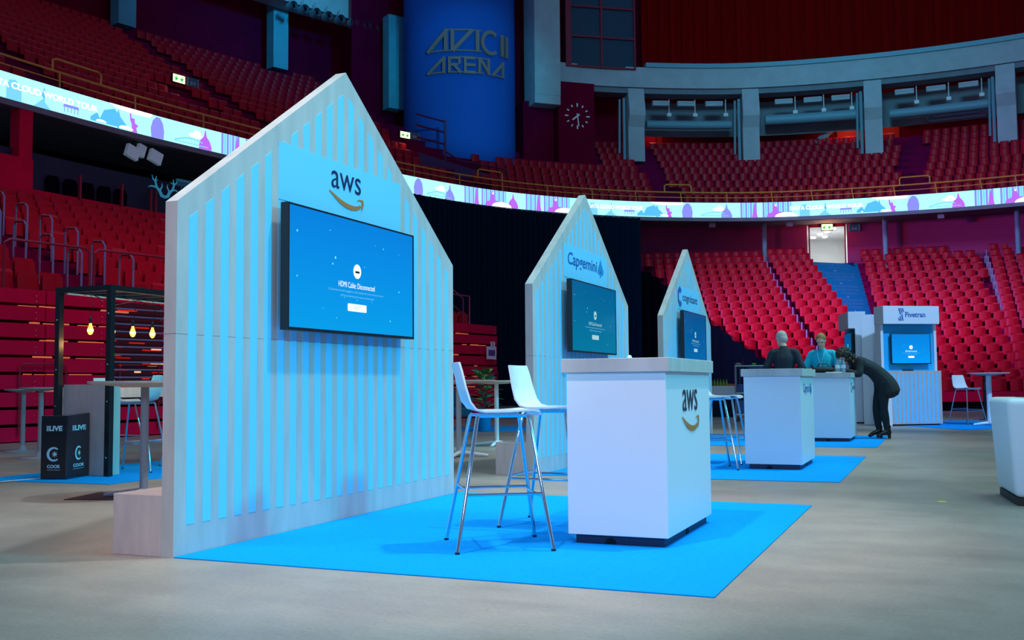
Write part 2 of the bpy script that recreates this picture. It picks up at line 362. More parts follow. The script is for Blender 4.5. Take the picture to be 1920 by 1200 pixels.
# ------------------------------------------------------------------ clock
t = thing('arena_clock', 'large clock of white bar marks and two white hands on maroon wall', 'clock', (*rp(50.2, 5.55), 15.6))
tt, nn = rdir(50.2); t.rotation_euler = (0, 0, math.atan2(tt.y, tt.x))
M_CLK = mat('clock_white', (.62, .74, .78), .5, emis=(.4, .5, .6), es=.06)
mb = MB()
for i in range(12):
    a = PI/6*i; L = .20 if i % 3 == 0 else .13; w = .035
    Mx = frame((0, -.05, 0), (math.cos(a), 0, math.sin(a)), (-math.sin(a), 0, math.cos(a)))
    mb.box(.62-L/2, -w, -.02, .62+L/2, w, .02, Mx)
mb.build('hour_marks', M_CLK, t)
for nm, a, L, w in (('minute_hand', math.radians(-83), .56, .03), ('hour_hand', math.radians(-142), .38, .045)):
    mb = MB(); Mx = frame((0, -.09, 0), (math.cos(a), 0, math.sin(a)), (-math.sin(a), 0, math.cos(a)))
    mb.box(-.14, -w, -.02, L, w, .02, Mx); mb.ball((0, -.09, 0), .07); mb.build(nm, M_CLK, t)
# ------------------------------------------------------------------ blue column with letters
cx, cy = rp(45.77, 8.1); CR = 3.05
t = thing('display_column', 'huge round column wrapped in royal blue cloth behind the upper seats', 'column', (cx, cy, 9.3))
mb = MB(); mb.lathe([(CR, 0), (CR, 18)], 64, cap=False); mb.build('shaft', M_COLUMN, t, smooth=True)
lt = MB(); thin = MB()
dirc = math.atan2(-cy, -cx)+math.radians(1.5)    # towards the floor centre / camera
def col_pt(x, z, off=0.22):
    a = dirc+x/(CR+.2)
    return (cx+(CR+off)*math.cos(a)-cx, cy+(CR+off)*math.sin(a)-cy, z-9.3)
def stroke(x0, z0, x1, z1, w=.2, m=None):
    m = m or lt; n = max(2, int(abs(x1-x0)/.25)+1); d = Vector((x1-x0, z1-z0)).normalized(); p = Vector((-d.y, d.x))*w/2
    for off in (.14, .24):
        vs = []
        for i in range(n+1):
            q = Vector((x0, z0)).lerp(Vector((x1, z1)), i/n); vs += [col_pt(q.x+p.x, q.y+p.y, off), col_pt(q.x-p.x, q.y-p.y, off)]
        m.add(vs, [(2*i, 2*i+1, 2*i+3, 2*i+2) for i in range(n)])
def glyph(ch, x, z, w, h, sw):
    T = .05
    if ch == 'A': stroke(x, z, x+w, z+h, sw); stroke(x+w-sw/2, z, x+w-sw/2, z+h, sw); stroke(x, z+.04, x+w, z+.04, T)
    if ch == 'V': stroke(x+sw/2, z, x+sw/2, z+h, sw); stroke(x+sw/2, z, x+w, z+h, sw); stroke(x, z+.03, x+w, z+.03, T); stroke(x, z+h-.03, x+w, z+h-.03, T)
    if ch == 'I': stroke(x+sw/2, z, x+sw/2, z+h, sw)
    if ch == 'C':
        pts = [(x+w/2+w/2*math.cos(a), z+h/2+h/2*math.sin(a)) for a in np.radians(np.linspace(50, 310, 15))]
        for p, q in zip(pts[:-1], pts[1:]): stroke(*p, *q, sw)
    if ch == 'R':
        stroke(x+sw/2, z, x+sw/2, z+h, sw); stroke(x, z+h-sw/2, x+w*.8, z+h-sw/2, sw); stroke(x, z+h*.5, x+w*.8, z+h*.5, sw)
        stroke(x+w-sw/2, z+h*.55, x+w-sw/2, z+h*.95, sw); stroke(x+w*.45, z+h*.5, x+w, z, sw)
    if ch == 'E':
        stroke(x+sw/2, z, x+sw/2, z+h, sw)
        for f in (.05, .5, .93): stroke(x, z+h*f, x+w, z+h*f, sw)
    if ch == 'N': stroke(x+sw/2, z, x+sw/2, z+h, sw); stroke(x+sw/2, z+h, x+w, z, sw); stroke(x+w-sw/2, z, x+w-sw/2, z+h, sw); stroke(x, z+h-.03, x+w, z+h-.03, T)
x = -1.82
for ch, w in zip('AVICII', (1.12, 1.15, .22, 1.0, .22, .22)): glyph(ch, x, 18.25, w, 1.15, .19); x += w+(.16 if ch != 'I' else .15)
stroke(-.8, 18.28, 1.1, 18.28, .05); stroke(-.7, 19.38, 1.1, 19.38, .05)
x = -1.82
for ch, w in zip('ARENA', (.98, .66, .60, .66, .80)): glyph(ch, x, 17.1, w, .85, .14); x += w+.16
stroke(-.6, 17.13, 1.2, 17.13, .045); stroke(-.6, 17.92, 1.0, 17.92, .045)
lt.build('raised_lettering', M_PEWTER, t, fix=True)
# ------------------------------------------------------------------ support brackets under the ring beam
M_SLAB = mat('blue_grey_slab', (.10, .40, .50), .8, var=.08, vscale=1.5)
def bracket(s, lab, off=6.0, dz=0.0, left=False):
    M = rframe(s, off, dz); t = thing('support_bracket', lab, 'support', (0, 0, 0), group='pale supports under the ring beam')
    mb = MB(); prof = [(0.0, 13.35), (0.05, 15.3), (-.25, 15.9), (-.25, 16.2), (0.05, 17.5), (.95, 17.5), (.75, 16.0), (.75, 13.35)] if not left else [(0, 13.35), (0, 18.6), (.7, 18.6), (.7, 13.35)]
    for x0 in (-.46,):
        Mx = M @ Matrix.Rotation(PI/2, 4, 'X')
        P = [(x, z) for x, z in prof]
        n = len(P); vs = [(-.46, y, z) for y, z in P]+[(.46, y, z) for y, z in P]
        mb.add(vs, [tuple(range(n)), tuple(range(n, 2*n))[::-1]]+[(i, n+i, n+(i+1) % n, (i+1) % n) for i in range(n)], M)
    mb.build('arm', M_SLAB if left else M_CONC, t, fix=True)
    if left: return t
    mb = MB(); mb.tube([M @ Vector((-.62, .35, 13.5)), M @ Vector((-.62, .35, 17))], .09, 8); mb.tube([M @ Vector((-.85, .6, 13.9)), M @ Vector((-.8, .6, 17))], .07, 8); mb.build('downpipe', M_PIPE, t)
    return t
BR = ((36.26, 'pale blue-grey support slab on dark upper tier, above the first booth'), (42.17, 'pale support slab just left of the blue column'), (29.6, 'pale support slab at the top edge above the upper left seats'),
      (52.93, 'pale support just right of the wall clock'), (57.96, 'pale support above the upper seats, second right of the clock'), (63.18, 'pale support between the two glowing red doorways'), (68.57, 'pale support furthest right on the upper tier'))
for s, l in BR:
    if s > 45: bracket(s, l)
    elif s > 42: bracket(43.9, l, 10.2, 2.85, True)
    elif s > 33: bracket(40.5, l, 13.3, 4.8, True)
    else: bracket(33.4, l, 13.3, 4.8, True)
# ducts, pipes and light units beneath the beam
def rtube(s0, s1, o, z, r, n=10, step=.6):
    k = max(2, int((s1-s0)/step)); return MB().tube([(*rp(s0+(s1-s0)*i/k, o), z) for i in range(k+1)], r, n)
for s0, s1, o, z, r, l in ((53.6, 57.3, 7.0, 15.7, .24, 'round pale duct running under the beam right of the clock'), (58.6, 62.5, 7.0, 15.9, .30, 'wide pale duct under the beam between middle supports'), (63.9, 68.0, 7.0, 15.75, .26, 'round pale duct under the beam near the right edge'), (69.2, 74, 7, 15.6, .4, 'pale duct at the far right edge under the beam')):
    tag(rtube(s0, s1, o, z, r).build('air_duct', M_PIPE, smooth=True), l, 'duct', 'air ducts')
i = 0
for i, (a, b) in zip((0, 3, 6, 9), ((53.6, 57.2), (58.7, 62.4), (63.9, 67.8), (69.2, 72))):
    for j in range(3):
        s = a+(b-a)*(j+.5)/3; M = rframe(s, 6.3, 16.75)
        mb = MB(); mb.box(-.48, 0, -.12, .48, .3, .16, M); mb.box(-.5, -.02, .05, .5, .02, .1, M)
        tag(mb.build('air_unit', M_CONC), 'long pale box unit under the concrete beam, %s counting from the clock' % ORD[i+j], 'air unit', 'pale units under the ring beam')
        M = rframe(s+.5, 6.8, 16.25); mb = MB(); mb.box(-.12, 0, -.08, .12, .15, .1, M); mb.tube([M @ Vector((0, .07, .1)), M @ Vector((0, .07, .9))], .03, 6)
        tag(mb.build('speaker_box', M_CLK), 'small white box hung under the concrete beam, %s counting from the clock' % ORD[i+j], 'loudspeaker', 'small boxes under the ring beam')
# maroon band behind ducts
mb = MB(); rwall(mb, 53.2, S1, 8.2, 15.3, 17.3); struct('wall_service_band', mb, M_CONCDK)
mb = MB(); p = Vector((*rp(60.75, 8.6), 14.75)); q = Vector((*rp(62.1, 8.6), 16.35)); mb.tube([p, q], .2, 4); tag(mb.build('slanted_beam', M_PIPE), 'pale blue slanted beam rising to the glowing exit sign', 'beam')
M = rframe(66.6, 8.0, 0); mb = MB(); mb.box(-1.5, 0, 15.35, 1.5, .12, 15.45, M); mb.box(-1.5, 0, 15.35, -1.4, .12, 16.2, M); mb.box(-1.2, .05, 15.6, 1.2, .2, 16.3, M); tag(mb.build('louvre_frame', M_PIPE), 'pale blue louvre panel in an L-shaped frame, upper right wall', 'vent')
# drum lamps left of the column under the beam
for i in range(8):
    s = 40.2+.5*i; M = rframe(s, 11.4, 21.0); t = thing('drum_lamp', 'round open drum, %s from left in the row left of the blue column' % ORD[i], 'lamp', group='row of round drums under the beam')
    mb = MB(); mb.tube([M @ Vector((0, -.05, 0)), M @ Vector((0, .4, 0))], .24, 14, cap=False); mb.tube([M @ Vector((0, -.05, 0)), M @ Vector((0, .4, 0))], .13, 12, cap=False); mb.tube([M @ Vector((0, .2, .24)), M @ Vector((0, .2, .6))], .03, 6)
    mb.build('drum', M_PIPE, t, smooth=True); mb = MB(); mb.tube([M @ Vector((0, .05, 0)), M @ Vector((0, .07, 0))], .13, 12); mb.build('core', M_VOID, t)
# red glowing doorways and exit signs
M_DOOR = mat('red_door', (.35, .004, .006), .6)
for i, (s, l) in enumerate(((54.3, 'dark red doorway under the exit sign beside the clock support'), (62.25, 'bright red lit doorway left of the middle support'), (63.75, 'red doorway right of the middle support'))):
    M = rframe(s, 9.55, 0); mb = MB(); mb.box(-.75, 0, 13.5, .75, .1, 15.75, M); o = mb.build('door_%d' % (i+2), M_DOOR); o['kind'] = 'structure'
def exit_sign(s, o, z, lab, w=.55, h=.3, glow=0):
    M = rframe(s, o, z); t = thing('exit_sign', lab, 'exit sign', group='lit exit signs')
    mb = MB(); mb.box(-w/2-.03, 0, -h/2-.03, w/2+.03, .12, h/2+.03, M); mb.build('housing', M_BLACK, t)
    mb = MB(); mb.box(-w/2, -.02, -h/2, w/2, 0, h/2, M); mb.build('lit_face', emat('exit_face', (.95, 1, .45), 2.2), t)
    mb = MB()
    for k in (-1, 1):
        mb.box(k*.13-.06, -.04, -.09, k*.13+.03, -.02, .03, M); mb.ball((k*.13, -.03, .07), .03, 8, 5, M=M); mb.box(k*.13-.1, -.04, -.02, k*.13+.08, -.02, .02, M)
    mb.build('running_figures', emat('exit_green', (.02, .55, .10), 1), t)
    if glow:
        p = M @ Vector((0, -.5, -.35)); d = bpy.data.lights.new('exit_glow', 'POINT'); d.energy = glow; d.color = (1, .25, .12); d.shadow_soft_size = .15
        q = bpy.data.objects.new('exit_glow', d); COL.objects.link(q); q.location = p
exit_sign(54.31, 9.2, 16.05, 'green and white lit exit sign right of the clock', glow=12)
exit_sign(62.16, 8.9, 16.05, 'orange-glowing exit sign left of the middle support', glow=32)
exit_sign(63.9, 8.9, 16.0, 'lit exit sign just right of the middle support', glow=12)
exit_sign(60.85, 2.7, 9.0, 'lit exit sign glowing over the white doorway', glow=25)
exit_sign(30.73, 5, 13.28, 'yellow-green exit sign among the dark upper left seats', glow=4)
exit_sign(42.01, 5, 13.29, 'yellow-green exit sign beside the railing left of the column', glow=4)
M_SIGN = mat('teal_sign', (.03, .16, .24), .5)
for s, o, z, l in ((55.12, 9.4, 15.85, 'small dark blue door number sign right of the clock doorway'), (60.61, 9.2, 16.0, 'small dark blue sign left of the slanted beam'), (64.56, 9.2, 15.7, 'small dark blue sign right of the middle support'), (62.09, 2.85, 8.92, 'dark blue information sign right of the white doorway'), (31.36, 5, 13.29, 'small dark sign beside the upper left exit sign'), (42.47, 5, 13.33, 'small dark sign beside the exit sign near the column')):
    M = rframe(s, o, z); t = thing('info_sign', l, 'sign', group='dark blue signs by the exits')
    mb = MB(); mb.box(-.28, 0, -.18, .28, .05, .18, M); mb.build('plate', M_SIGN, t)
    mb = MB(); mb.box(-.28, -.01, -.18, -.24, 0, .18, M); mb.box(.24, -.01, -.18, .28, 0, .18, M); mb.box(-.12, -.01, -.1, -.02, 0, .02, M); mb.box(.03, -.01, -.1, .12, 0, .02, M); mb.build('marks', M_PIPE, t)
# thin pillars under the balcony
for s, l in ((57.94, 'thin blue-lit pillar left of the white doorway'), (63.43, 'thin blue-lit pillar right of the white doorway'), (69.03, 'thin blue-lit pillar near the right edge under the balcony')):
    mb = MB(); x, y = rp(s, 1.9); mb.tube([(x, y, 6.6), (x, y, 9.2)], .12, 12); tag(mb.build('balcony_pillar', M_PIPE, smooth=True), l, 'pillar')
# balcony small fixtures
for i, s in enumerate((55.3, 59.0, 65.9)):
    M = rframe(s, .8, 9.1); mb = MB(); mb.box(-.15, 0, -.25, .15, .25, -.02, M); mb.tube([M @ Vector((0, .1, -.02)), M @ Vector((0, .1, .1))], .03, 6); tag(mb.build('spot_fixture', M_CONC), ('small lamp box under the balcony above the third booth', 'small lamp box under the balcony left of the lit doorway', 'small lamp box under the balcony above the right-hand kiosk')[i], 'lamp')
for i, (ds, dz) in enumerate(((0, 0), (.42, .12), (1.15, .02))):
    M = rframe(25.35+ds*.8, .3, 8.62+dz) @ Matrix.Rotation(.3, 4, 'Y'); t = thing('floodlight', ('white square floodlight, leftmost of three under the ribbon', 'white floodlight, middle of three under the ribbon', 'white floodlight, rightmost of three under the ribbon')[i], 'floodlight', group='floodlights under the ribbon')
    k = 1 if i != 1 else .6
    mb = MB(); mb.box(-.24*k, -.1, -.2, .24*k, .05, .2, M); mb.build('head', mat('flood_white', (.55, .68, .75), .5, emis=(.4, .6, .75), es=.12), t); mb = MB(); mb.tube([M @ Vector((0, .05, .2)), M @ Vector((0, .05, .45))], .03, 6); mb.build('yoke', M_BLACK, t)
# ------------------------------------------------------------------ yellow balcony rail
t = thing('balcony_railing', 'yellow tube railing running along the edge of the upper tier', 'railing')
mb = rtube(S0, S1, .2, 10.5, .035, 6); mb.build('handrail', M_RAIL, t, smooth=True)
mb = rtube(S0, S1, .2, 10.24, .022, 6); mb.build('mid_rail', M_RAIL, t, smooth=True)
for s in (17.2, 19.9, 22.55, 25.37, 28.19, 30.9, 33.6, 36.3, 38.96, 41.61, 44.05, 46.52, 48.92, 51.21, 53.53, 55.87, 58.08, 60.0, 61.91, 63.83, 65.7, 67.65, 69.13, 71.5):
    a = rp(s, .2); b = rp(s+.08, .28); mb = MB(); mb.tube([(*a, 10.5), (*b, 9.96)], .03, 6); mb.build('post', M_RAIL, t)
for s0, s1 in ((22.3, 24.05), (32.8, 34.4), (42.67, 44.05), (52.72, 54.08), (64.12, 65.47)):
    mb = MB(); a, b = rp(s0, .2), rp(s1, .2); mb.tube([(*a, 10.5), (*a, 10.82), (a[0]*.94+b[0]*.06, a[1]*.94+b[1]*.06, 10.88), (a[0]*.06+b[0]*.94, a[1]*.06+b[1]*.94, 10.88), (*b, 10.82), (*b, 10.5)], .035, 6); mb.build('aisle_guard', M_RAIL, t, smooth=True)
# ------------------------------------------------------------------ LED ribbon
t = thing('led_ribbon', 'bright cyan LED screen ribbon with city silhouettes around the balcony edge', 'led screen')
mb = MB(); rwall(mb, S0, S1, 0.0, 9.2, 9.95, .4, thick=.12); mb.build('cabinet', M_BLACK, t)
mb = MB(); rwall(mb, S0, S1, -.015, 9.2, 9.95, .4); mb.build('screen_background', emat('led_cyan', (.36, 1.0, 1.0), 1.25), t)
def ribpoly(mb, poly, s0, sc=1.0, off=-.03, mirror=False):
    """poly in (x metres, y 0..1)"""
    vs = [(*rp(s0+x*sc, off), 9.2+.75*y) for x, y in poly]; mb.add(vs, [tuple(range(len(vs)))])
BLU, PUR, PNK, WHT, LBL = MB(), MB(), MB(), MB(), MB()
def ellipse(cx, cy, rx, ry, n=14, a0=0, a1=360): return [(cx+rx*math.cos(math.radians(a0+(a1-a0)*i/(n-1 if a1-a0 < 360 else n))), cy+ry*math.sin(math.radians(a0+(a1-a0)*i/(n-1 if a1-a0 < 360 else n)))) for i in range(n)]
def opera(s):
    ribpoly(BLU, [(0, .05), (.0, .2), (.25, .45), (.35, .22), (.5, .62), (.9, .8), (1.3, .3), (1.5, .05)], s); ribpoly(WHT, ellipse(1.35, .05, .28, .14, 10, 0, 180), s, off=-.035); ribpoly(WHT, ellipse(.4, .08, .2, .1, 10, 0, 180), s, off=-.035)
def ntower(s): ribpoly(BLU, [(-.04, 0), (-.02, .4), (-.07, .47), (-.07, .55), (0, .85), (.07, .55), (.07, .47), (.02, .4), (.04, 0)], s)
def statue(s): ribpoly(PNK, [(-.12, 0), (-.14, .35), (-.2, .5), (-.22, .95), (-.16, .95), (-.14, .6), (-.02, .6), (0, .4), (.14, .33), (.05, .2), (.1, 0)], s)
def egg(s): ribpoly(PUR, [(-.25, 0), (-.28, .4), (-.2, .75), (-.05, .95), (.1, .93), (.22, .7), (.27, .35), (.25, 0)], s)
def domeb(s): ribpoly(PNK if int(s*10) % 2 else PUR, [(-.28, 0), (-.28, .15), (-.22, .4), (-.06, .62), (-.02, .9), (.02, .9), (.06, .62), (.2, .4), (.28, .15), (.28, 0)], s)
def bridge(s):
    pts = [(i*.12, .18+.22*math.sin(PI*i/12)) for i in range(13)]
    ribpoly(LBL, pts+[(x, y-.06) for x, y in pts[::-1]], s); ribpoly(LBL, [(0, .1), (1.44, .1), (1.44, .14), (0, .14)], s)
    for i in range(1, 12): ribpoly(LBL, [(i*.12-.01, .1), (i*.12+.01, .1), (i*.12+.01, pts[i][1]), (i*.12-.01, pts[i][1])], s)
def bldgs(s):
    for i in range(7): ribpoly(LBL if i % 2 else PUR, [(i*.12, 0), (i*.12+.1, 0), (i*.12+.1, 1), (i*.12, 1)], s)
    ribpoly(PNK, [(.58, 0), (.66, .8), (.7, 1), (.78, .5), (.86, 0)], s, off=-.04)
def bldgs2(s):
    for i in range(12): ribpoly(LBL if i % 2 else PUR, [(i*.12, 0), (i*.12+.1, 0), (i*.12+.1, 1), (i*.12, 1)], s)
    ribpoly(PNK, [(.2, 0), (.25, .25), (.45, .3), (.55, .75), (.62, .95), (.7, .75), (.75, .35), (.95, .35), (.95, 0)], s, off=-.04)
    ribpoly(WHT, ellipse(.64, .78, .04, .07, 8), s, off=-.05); ribpoly(WHT, ellipse(1.15, -.0, .55, .3, 12, 0, 180), s, off=-.045)
def cloudtop(s, w=1.6): ribpoly(WHT, [(0, 1), (.3, .85), (w*.5, .8), (w, .82), (w+.1, 1)], s)
def cloud(s): ribpoly(WHT, ellipse(.0, .55, .3, .12), s); ribpoly(WHT, ellipse(.05, .65, .16, .14), s, off=-.04)
def gate(s):
    ribpoly(PUR, [(0, .3), (.6, .3), (.55, .42), (.05, .42)], s)
    for i in range(5): ribpoly(PUR, [(.05+i*.12, .1), (.08+i*.12, .1), (.08+i*.12, .3), (.05+i*.12, .3)], s)
def skyline(s):                                             # elements behind the words
    ribpoly(LBL, [(.0, 0), (0, .5), (.1, .75), (.3, .8), (.5, .5), (.5, 0)], s); ntower(s+1.25); ribpoly(LBL, [(.9, 0), (1.2, .35), (1.5, 0)], s); gate(s+1.9)
def words(s0, s1, body):
    vs, fs, (a, b, c, d) = text2d(body, .03)
    k = (s1-s0)/(b-a); W_ = [(*rp(s0+(x-a)*k, -.06), 9.2+.75*(.42+(y-c)/(d-c)*.26)) for x, y in vs]; WHT.add(W_, fs)
def motif(s, full=True):
    opera(s-.3); cloudtop(s+.4); ntower(s+.75); statue(s+1.4); egg(s+2.3); bridge(s+3.0); cloud(s+3.9); domeb(s+4.3); bldgs(s+5.0); bldgs2(s+6.1)
words(19.9, 23.75, 'DATA CLOUD WORLD TOUR'); skyline(20.6); motif(23.8)
egg(39.0); cloud(40.3); bridge(39.5); domeb(40.85); bldgs(41.7); bldgs2(42.7); domeb(44.5); bldgs(45.2); bldgs2(46.2); ribpoly(LBL, [(0, 0), (0, .4), (.2, .7), (.5, .7), (.7, .4), (.7, 0)], 47.7)
words(48.6, 51.5, 'DATA CLOUD WORLD TOUR'); skyline(48.6); motif(51.5)
words(58.95, 62.4, 'DATA CLOUD WORLD TOUR'); skyline(59.4); motif(62.4); motif(71.0)
opera(34.0); statue(35.5); domeb(36.8)
BLU.build('silhouettes_blue', emat('led_blue', (.10, .52, .95), 1), t); PUR.build('silhouettes_purple', emat('led_purple', (.26, .28, .90), 1), t)
PNK.build('silhouettes_magenta', emat('led_magenta', (.50, .14, .88), 1), t); WHT.build('white_words_and_clouds', emat('led_white', (1, 1, 1), 1.6), t); LBL.build('silhouettes_pale', emat('led_pale', (.20, .66, .95), 1), t)
# ------------------------------------------------------------------ curtains
mb = MB(); n = 300; vs = []
for i in range(n+1):
    s = 36.0+(51.1-36.0)*i/n; w = .10*math.sin(i*1.05)+.05*math.sin(i*.37+1); x, y = rp(s, -.75+w); vs += [(x, y, 0.0), (x, y, 9.0)]
mb.add(vs, [(2*i, 2*i+2, 2*i+3, 2*i+1) for i in range(n)]); tag(mb.build('black_curtain', M_CURT, smooth='all'), 'tall black drape hanging from the balcony behind the booths', 'curtain')
ZT = [7.75, 7.35, 6.93, 6.53, 6.12, 5.71, 5.31, 4.92, 4.53, 4.15, 3.77, 3.4, 3.04, 2.68, 2.34, 1.99, 1.68, 1.38, 1.08]   # seat-top heights, back row first
class Sec:
    def __init__(s, o, th, st): s.o = Vector((o[0], o[1], 0)); s.th = th; s.st = st; s.d = Vector((math.cos(th), math.sin(th), 0)); s.n = Vector((math.sin(th), -math.cos(th), 0))
    def p(s, a, k, z=0, t=0): return s.o+s.d*a+s.n*(k*s.st+t)+Vector((0, 0, z))
SA = Sec((-10.5, 52.13), .30, 1.005); SB = Sec((-6.85, 52.58), .26, 1.01); SCc = Sec((.78, 55.25), .09, 1.056); SD = Sec((.78, 55.25), .0, 1.09)
DR = [(-13.45, 47.65, 6.35)]+[tuple(SA.p(-4.4+.29*k-.12, k-.1, ZT[k]-.05)) for k in range(3, 19)]+[tuple(SA.p(1.15, 19.5, 1.0))]
mb = MB(); vs = []; N = 80
for i in range(N+1):
    f = i/N*(len(DR)-1); a = min(int(f), len(DR)-2); p = Vector(DR[a]).lerp(Vector(DR[a+1]), f-a); w = .06*math.sin(i*1.3)
    vs += [(p.x+w, p.y+w*.4, 0), (p.x+w, p.y+w*.4, p.z+.03*math.sin(i*.7))]
mb.add(vs, [(2*i, 2*i+2, 2*i+3, 2*i+1) for i in range(N)]); tag(mb.build('sloping_drape', mat('drape_black', (.002, .007, .010), 1.0, spec=.02), smooth='all'), 'black drape with sloping top edge beside the red seats', 'curtain')
# ------------------------------------------------------------------ lower end stands
def terrace(name, sec, L, R, k0, k1, label):
    mb = MB()
    for k in range(k0, k1+1):
        z = ZT[k]-.80; zn = ZT[k+1]-.80 if k < 18 else 0.28
        a0, a1 = L(k), R(k); p = [sec.p(a0, k, z, -.35), sec.p(a1, k, z, -.35), sec.p(a1, k, z, sec.st-.35), sec.p(a0, k, z, sec.st-.35)]
        q = [Vector((*v[:2], zn)) for v in p]
        mb.add(p, [(0, 3, 2, 1)]); mb.add([p[3], p[2], q[2], q[3]], [(0, 1, 2, 3)]); mb.add([p[0], p[3], q[3]-Vector((0, 0, .3)), q[0]-Vector((0, 0, .3))], [(0, 1, 2, 3)]); mb.add([p[1], p[2], q[2]-Vector((0, 0, .3)), q[1]-Vector((0, 0, .3))], [(3, 2, 1, 0)])
    t = thing(name, label, 'grandstand')
    mb.build('stepped_deck', M_TREAD, t)
    k = 18; mb = MB(); a, b = sec.p(L(k), k, .3, sec.st-.33), sec.p(R(k), k, .3, sec.st-.33)
    mb.add([a, b, b+Vector((0, 0, .32)), a+Vector((0, 0, .32))], [(0, 1, 2, 3)]); mb.build('front_fascia', M_REDDK, t)
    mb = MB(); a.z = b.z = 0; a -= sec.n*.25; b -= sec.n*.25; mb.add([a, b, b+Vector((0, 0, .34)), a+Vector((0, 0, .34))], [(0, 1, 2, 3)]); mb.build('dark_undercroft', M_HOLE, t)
    return t
AL = lambda k: -4.4+.29*k; AR = lambda k: 2.25-.01*k
BL = lambda k: -1.25+.035*k; BRt = lambda k: .75+.03*k
CL = lambda k: -4.55+.045*k; CRt = lambda k: .95
terrace('grandstand', SA, lambda k: AL(k)+.12, lambda k: AR(k)+.25, 0, 18, 'red seated stand between the black drape and the narrow aisle')
terrace('grandstand', SB, lambda k: BL(k)-.4, lambda k: BRt(k)+.1, 0, 18, 'narrow four-seat-wide red stand left of the blue stairs')
terrace('grandstand', SCc, lambda k: CL(k)-.1, lambda k: CRt(k)+.35, 0, 18, 'wide red seated stand right of the blue stairs')
terrace('grandstand', SD, lambda k: 1.35, lambda k: 8.5, 0, 18, 'red seated stand at the right edge beyond the last aisle')
# blue stairs
t = thing('blue_staircase', 'blue branded staircase climbing to the lit doorway', 'stairs')
M_STAIR = mat('blue_stair_vinyl', (.0, .27, .50), .6)
st = MB(); ri = MB()
rf = []
for k in range(0, 19):
    for h in (0, .5):
        kk = k+h; zt = float(np.interp(kk, range(19), ZT))-.80
        rf.append((SB.p(BRt(kk)+.12, kk), SCc.p(CL(kk)-.12, kk), zt))
wf = MB()
for i in range(len(rf)-1):
    a, b, z = rf[i]; c, d, z2 = rf[i+1]
    st.add([(*a[:2], z), (*b[:2], z), (*d[:2], z), (*c[:2], z)], [(0, 3, 2, 1)])
    st.add([(*c[:2], z), (*d[:2], z), (*d[:2], z2), (*c[:2], z2)], [(0, 3, 2, 1)])
    body = ('DATA CLOUD WORLD TOUR', 'STOCKHOLM 2022', None, 'DATA CLOUD WORLD TOUR')[i % 4]
    e = (d-c); e.z = 0; L = e.length; M = frame((c.x, c.y, (z+z2)/2), e, (0, 0, 1))
    if body: put_text(wf, body, M, L*.18 if i % 4 != 1 else L*.3, L*.85 if i % 4 != 1 else L*.75, -.045, .09, off=.012)
    else: wf.prism([(L*.4, -.06), (L*.44, .05), (L*.48, .0), (L*.46, -.07)], .005, .012, M)
st.build('steps', M_STAIR, t); wf.build('riser_lettering', mat('stair_ink', (.15, .42, .60), .6), t)
# landing between the back row and the wall
mb = MB(); rflat(mb, 59.7, 62.0, 2.9, 1.6, 6.96); struct('floor_landing', mb, M_STAIR)
# narrow aisle steps (A | B) and (C | D)
def aisle(f0, f1, lab):
    mb = MB()
    for i in range(37):
        kk = i/2; k2 = kk+.5; z = float(np.interp(kk, range(19), ZT))-.8; z2 = float(np.interp(k2, range(19), ZT))-.8
        a, b, c, d = f0(kk), f1(kk), f0(k2), f1(k2)
        mb.add([(*a[:2], z), (*b[:2], z), (*d[:2], z), (*c[:2], z)], [(0, 3, 2, 1)]); mb.add([(*c[:2], z), (*d[:2], z), (*d[:2], z2), (*c[:2], z2)], [(0, 3, 2, 1)])
    t = thing('aisle_steps', lab, 'stairs'); mb.build('steps', M_TREAD, t)
    hp = MB()
    for kk in range(1, 18):
        a, b = f0(kk), f1(kk); p = a*.35+b*.65; z = float(np.interp(kk, range(19), ZT))-.8
        hp.tube([(p.x, p.y, z), (p.x, p.y, z+.75)], .035, 5); hp.box(p.x-.1, p.y-.1, z+.1, p.x+.1, p.y+.05, z+.45)
    hp.build('grey_posts', mat('aisle_post', (.30, .22, .34), .5), t)
aisle(lambda k: SA.p(AR(k)+.25, k), lambda k: SB.p(BL(k)-.38, k), 'narrow stepped aisle left of the four-seat block')
aisle(lambda k: SCc.p(CRt(k)+.35, k), lambda k: SD.p(1.35, k), 'stepped aisle with grey posts near the right edge')
# ------------------------------------------------------------------ left folded stand
P0 = Vector((-15.165, 12.93, 0)); P1 = Vector((-12.47, 28.3, 0)); ld = (P1-P0).normalized(); ln = Vector((-ld.y, ld.x, 0)); LLEN = (P1-P0).length
LS = -5.0
def lp(a, o, z): v = P0+ld*a+ln*o; return Vector((v.x, v.y, z))
t = thing('folded_grandstand', 'wall of maroon boards of the folded seating stand at left', 'grandstand')
mb = MB(); dark = MB(); dark.add([lp(LS, .6, 0), lp(LLEN, .6, 0), lp(LLEN, .6, 2.7), lp(LS, .6, 2.7)], [(0, 1, 2, 3)])
NB = 9; bh = 2.77/NB
rng = random.Random(3)
for i in range(NB):
    z0 = i*bh+.02; z1 = (i+1)*bh-.035; a = LS
    bo = MB()
    while a < LLEN-.1:
        L = min(2.9, LLEN-a); dz = rng.uniform(-.006, .006); o = .12*(1-i/NB)*0+rng.uniform(0, .03)
        Mx = frame(lp(a+.01, o, 0), ld, ln); bo.box(0, -.03, z0+dz, L-.02, .0, z1+dz, Mx); bo.box(0, 0, z1-.05+dz, L-.02, .25, z1-.03+dz, Mx)
        a += L
    bo.build('board_row', M_REDDK, t, bevel=0)
dark.build('dark_gap_backing', mat('stand_inside', (.10, .004, .012), .9), t)
gl = MB(); bm_ = MB()
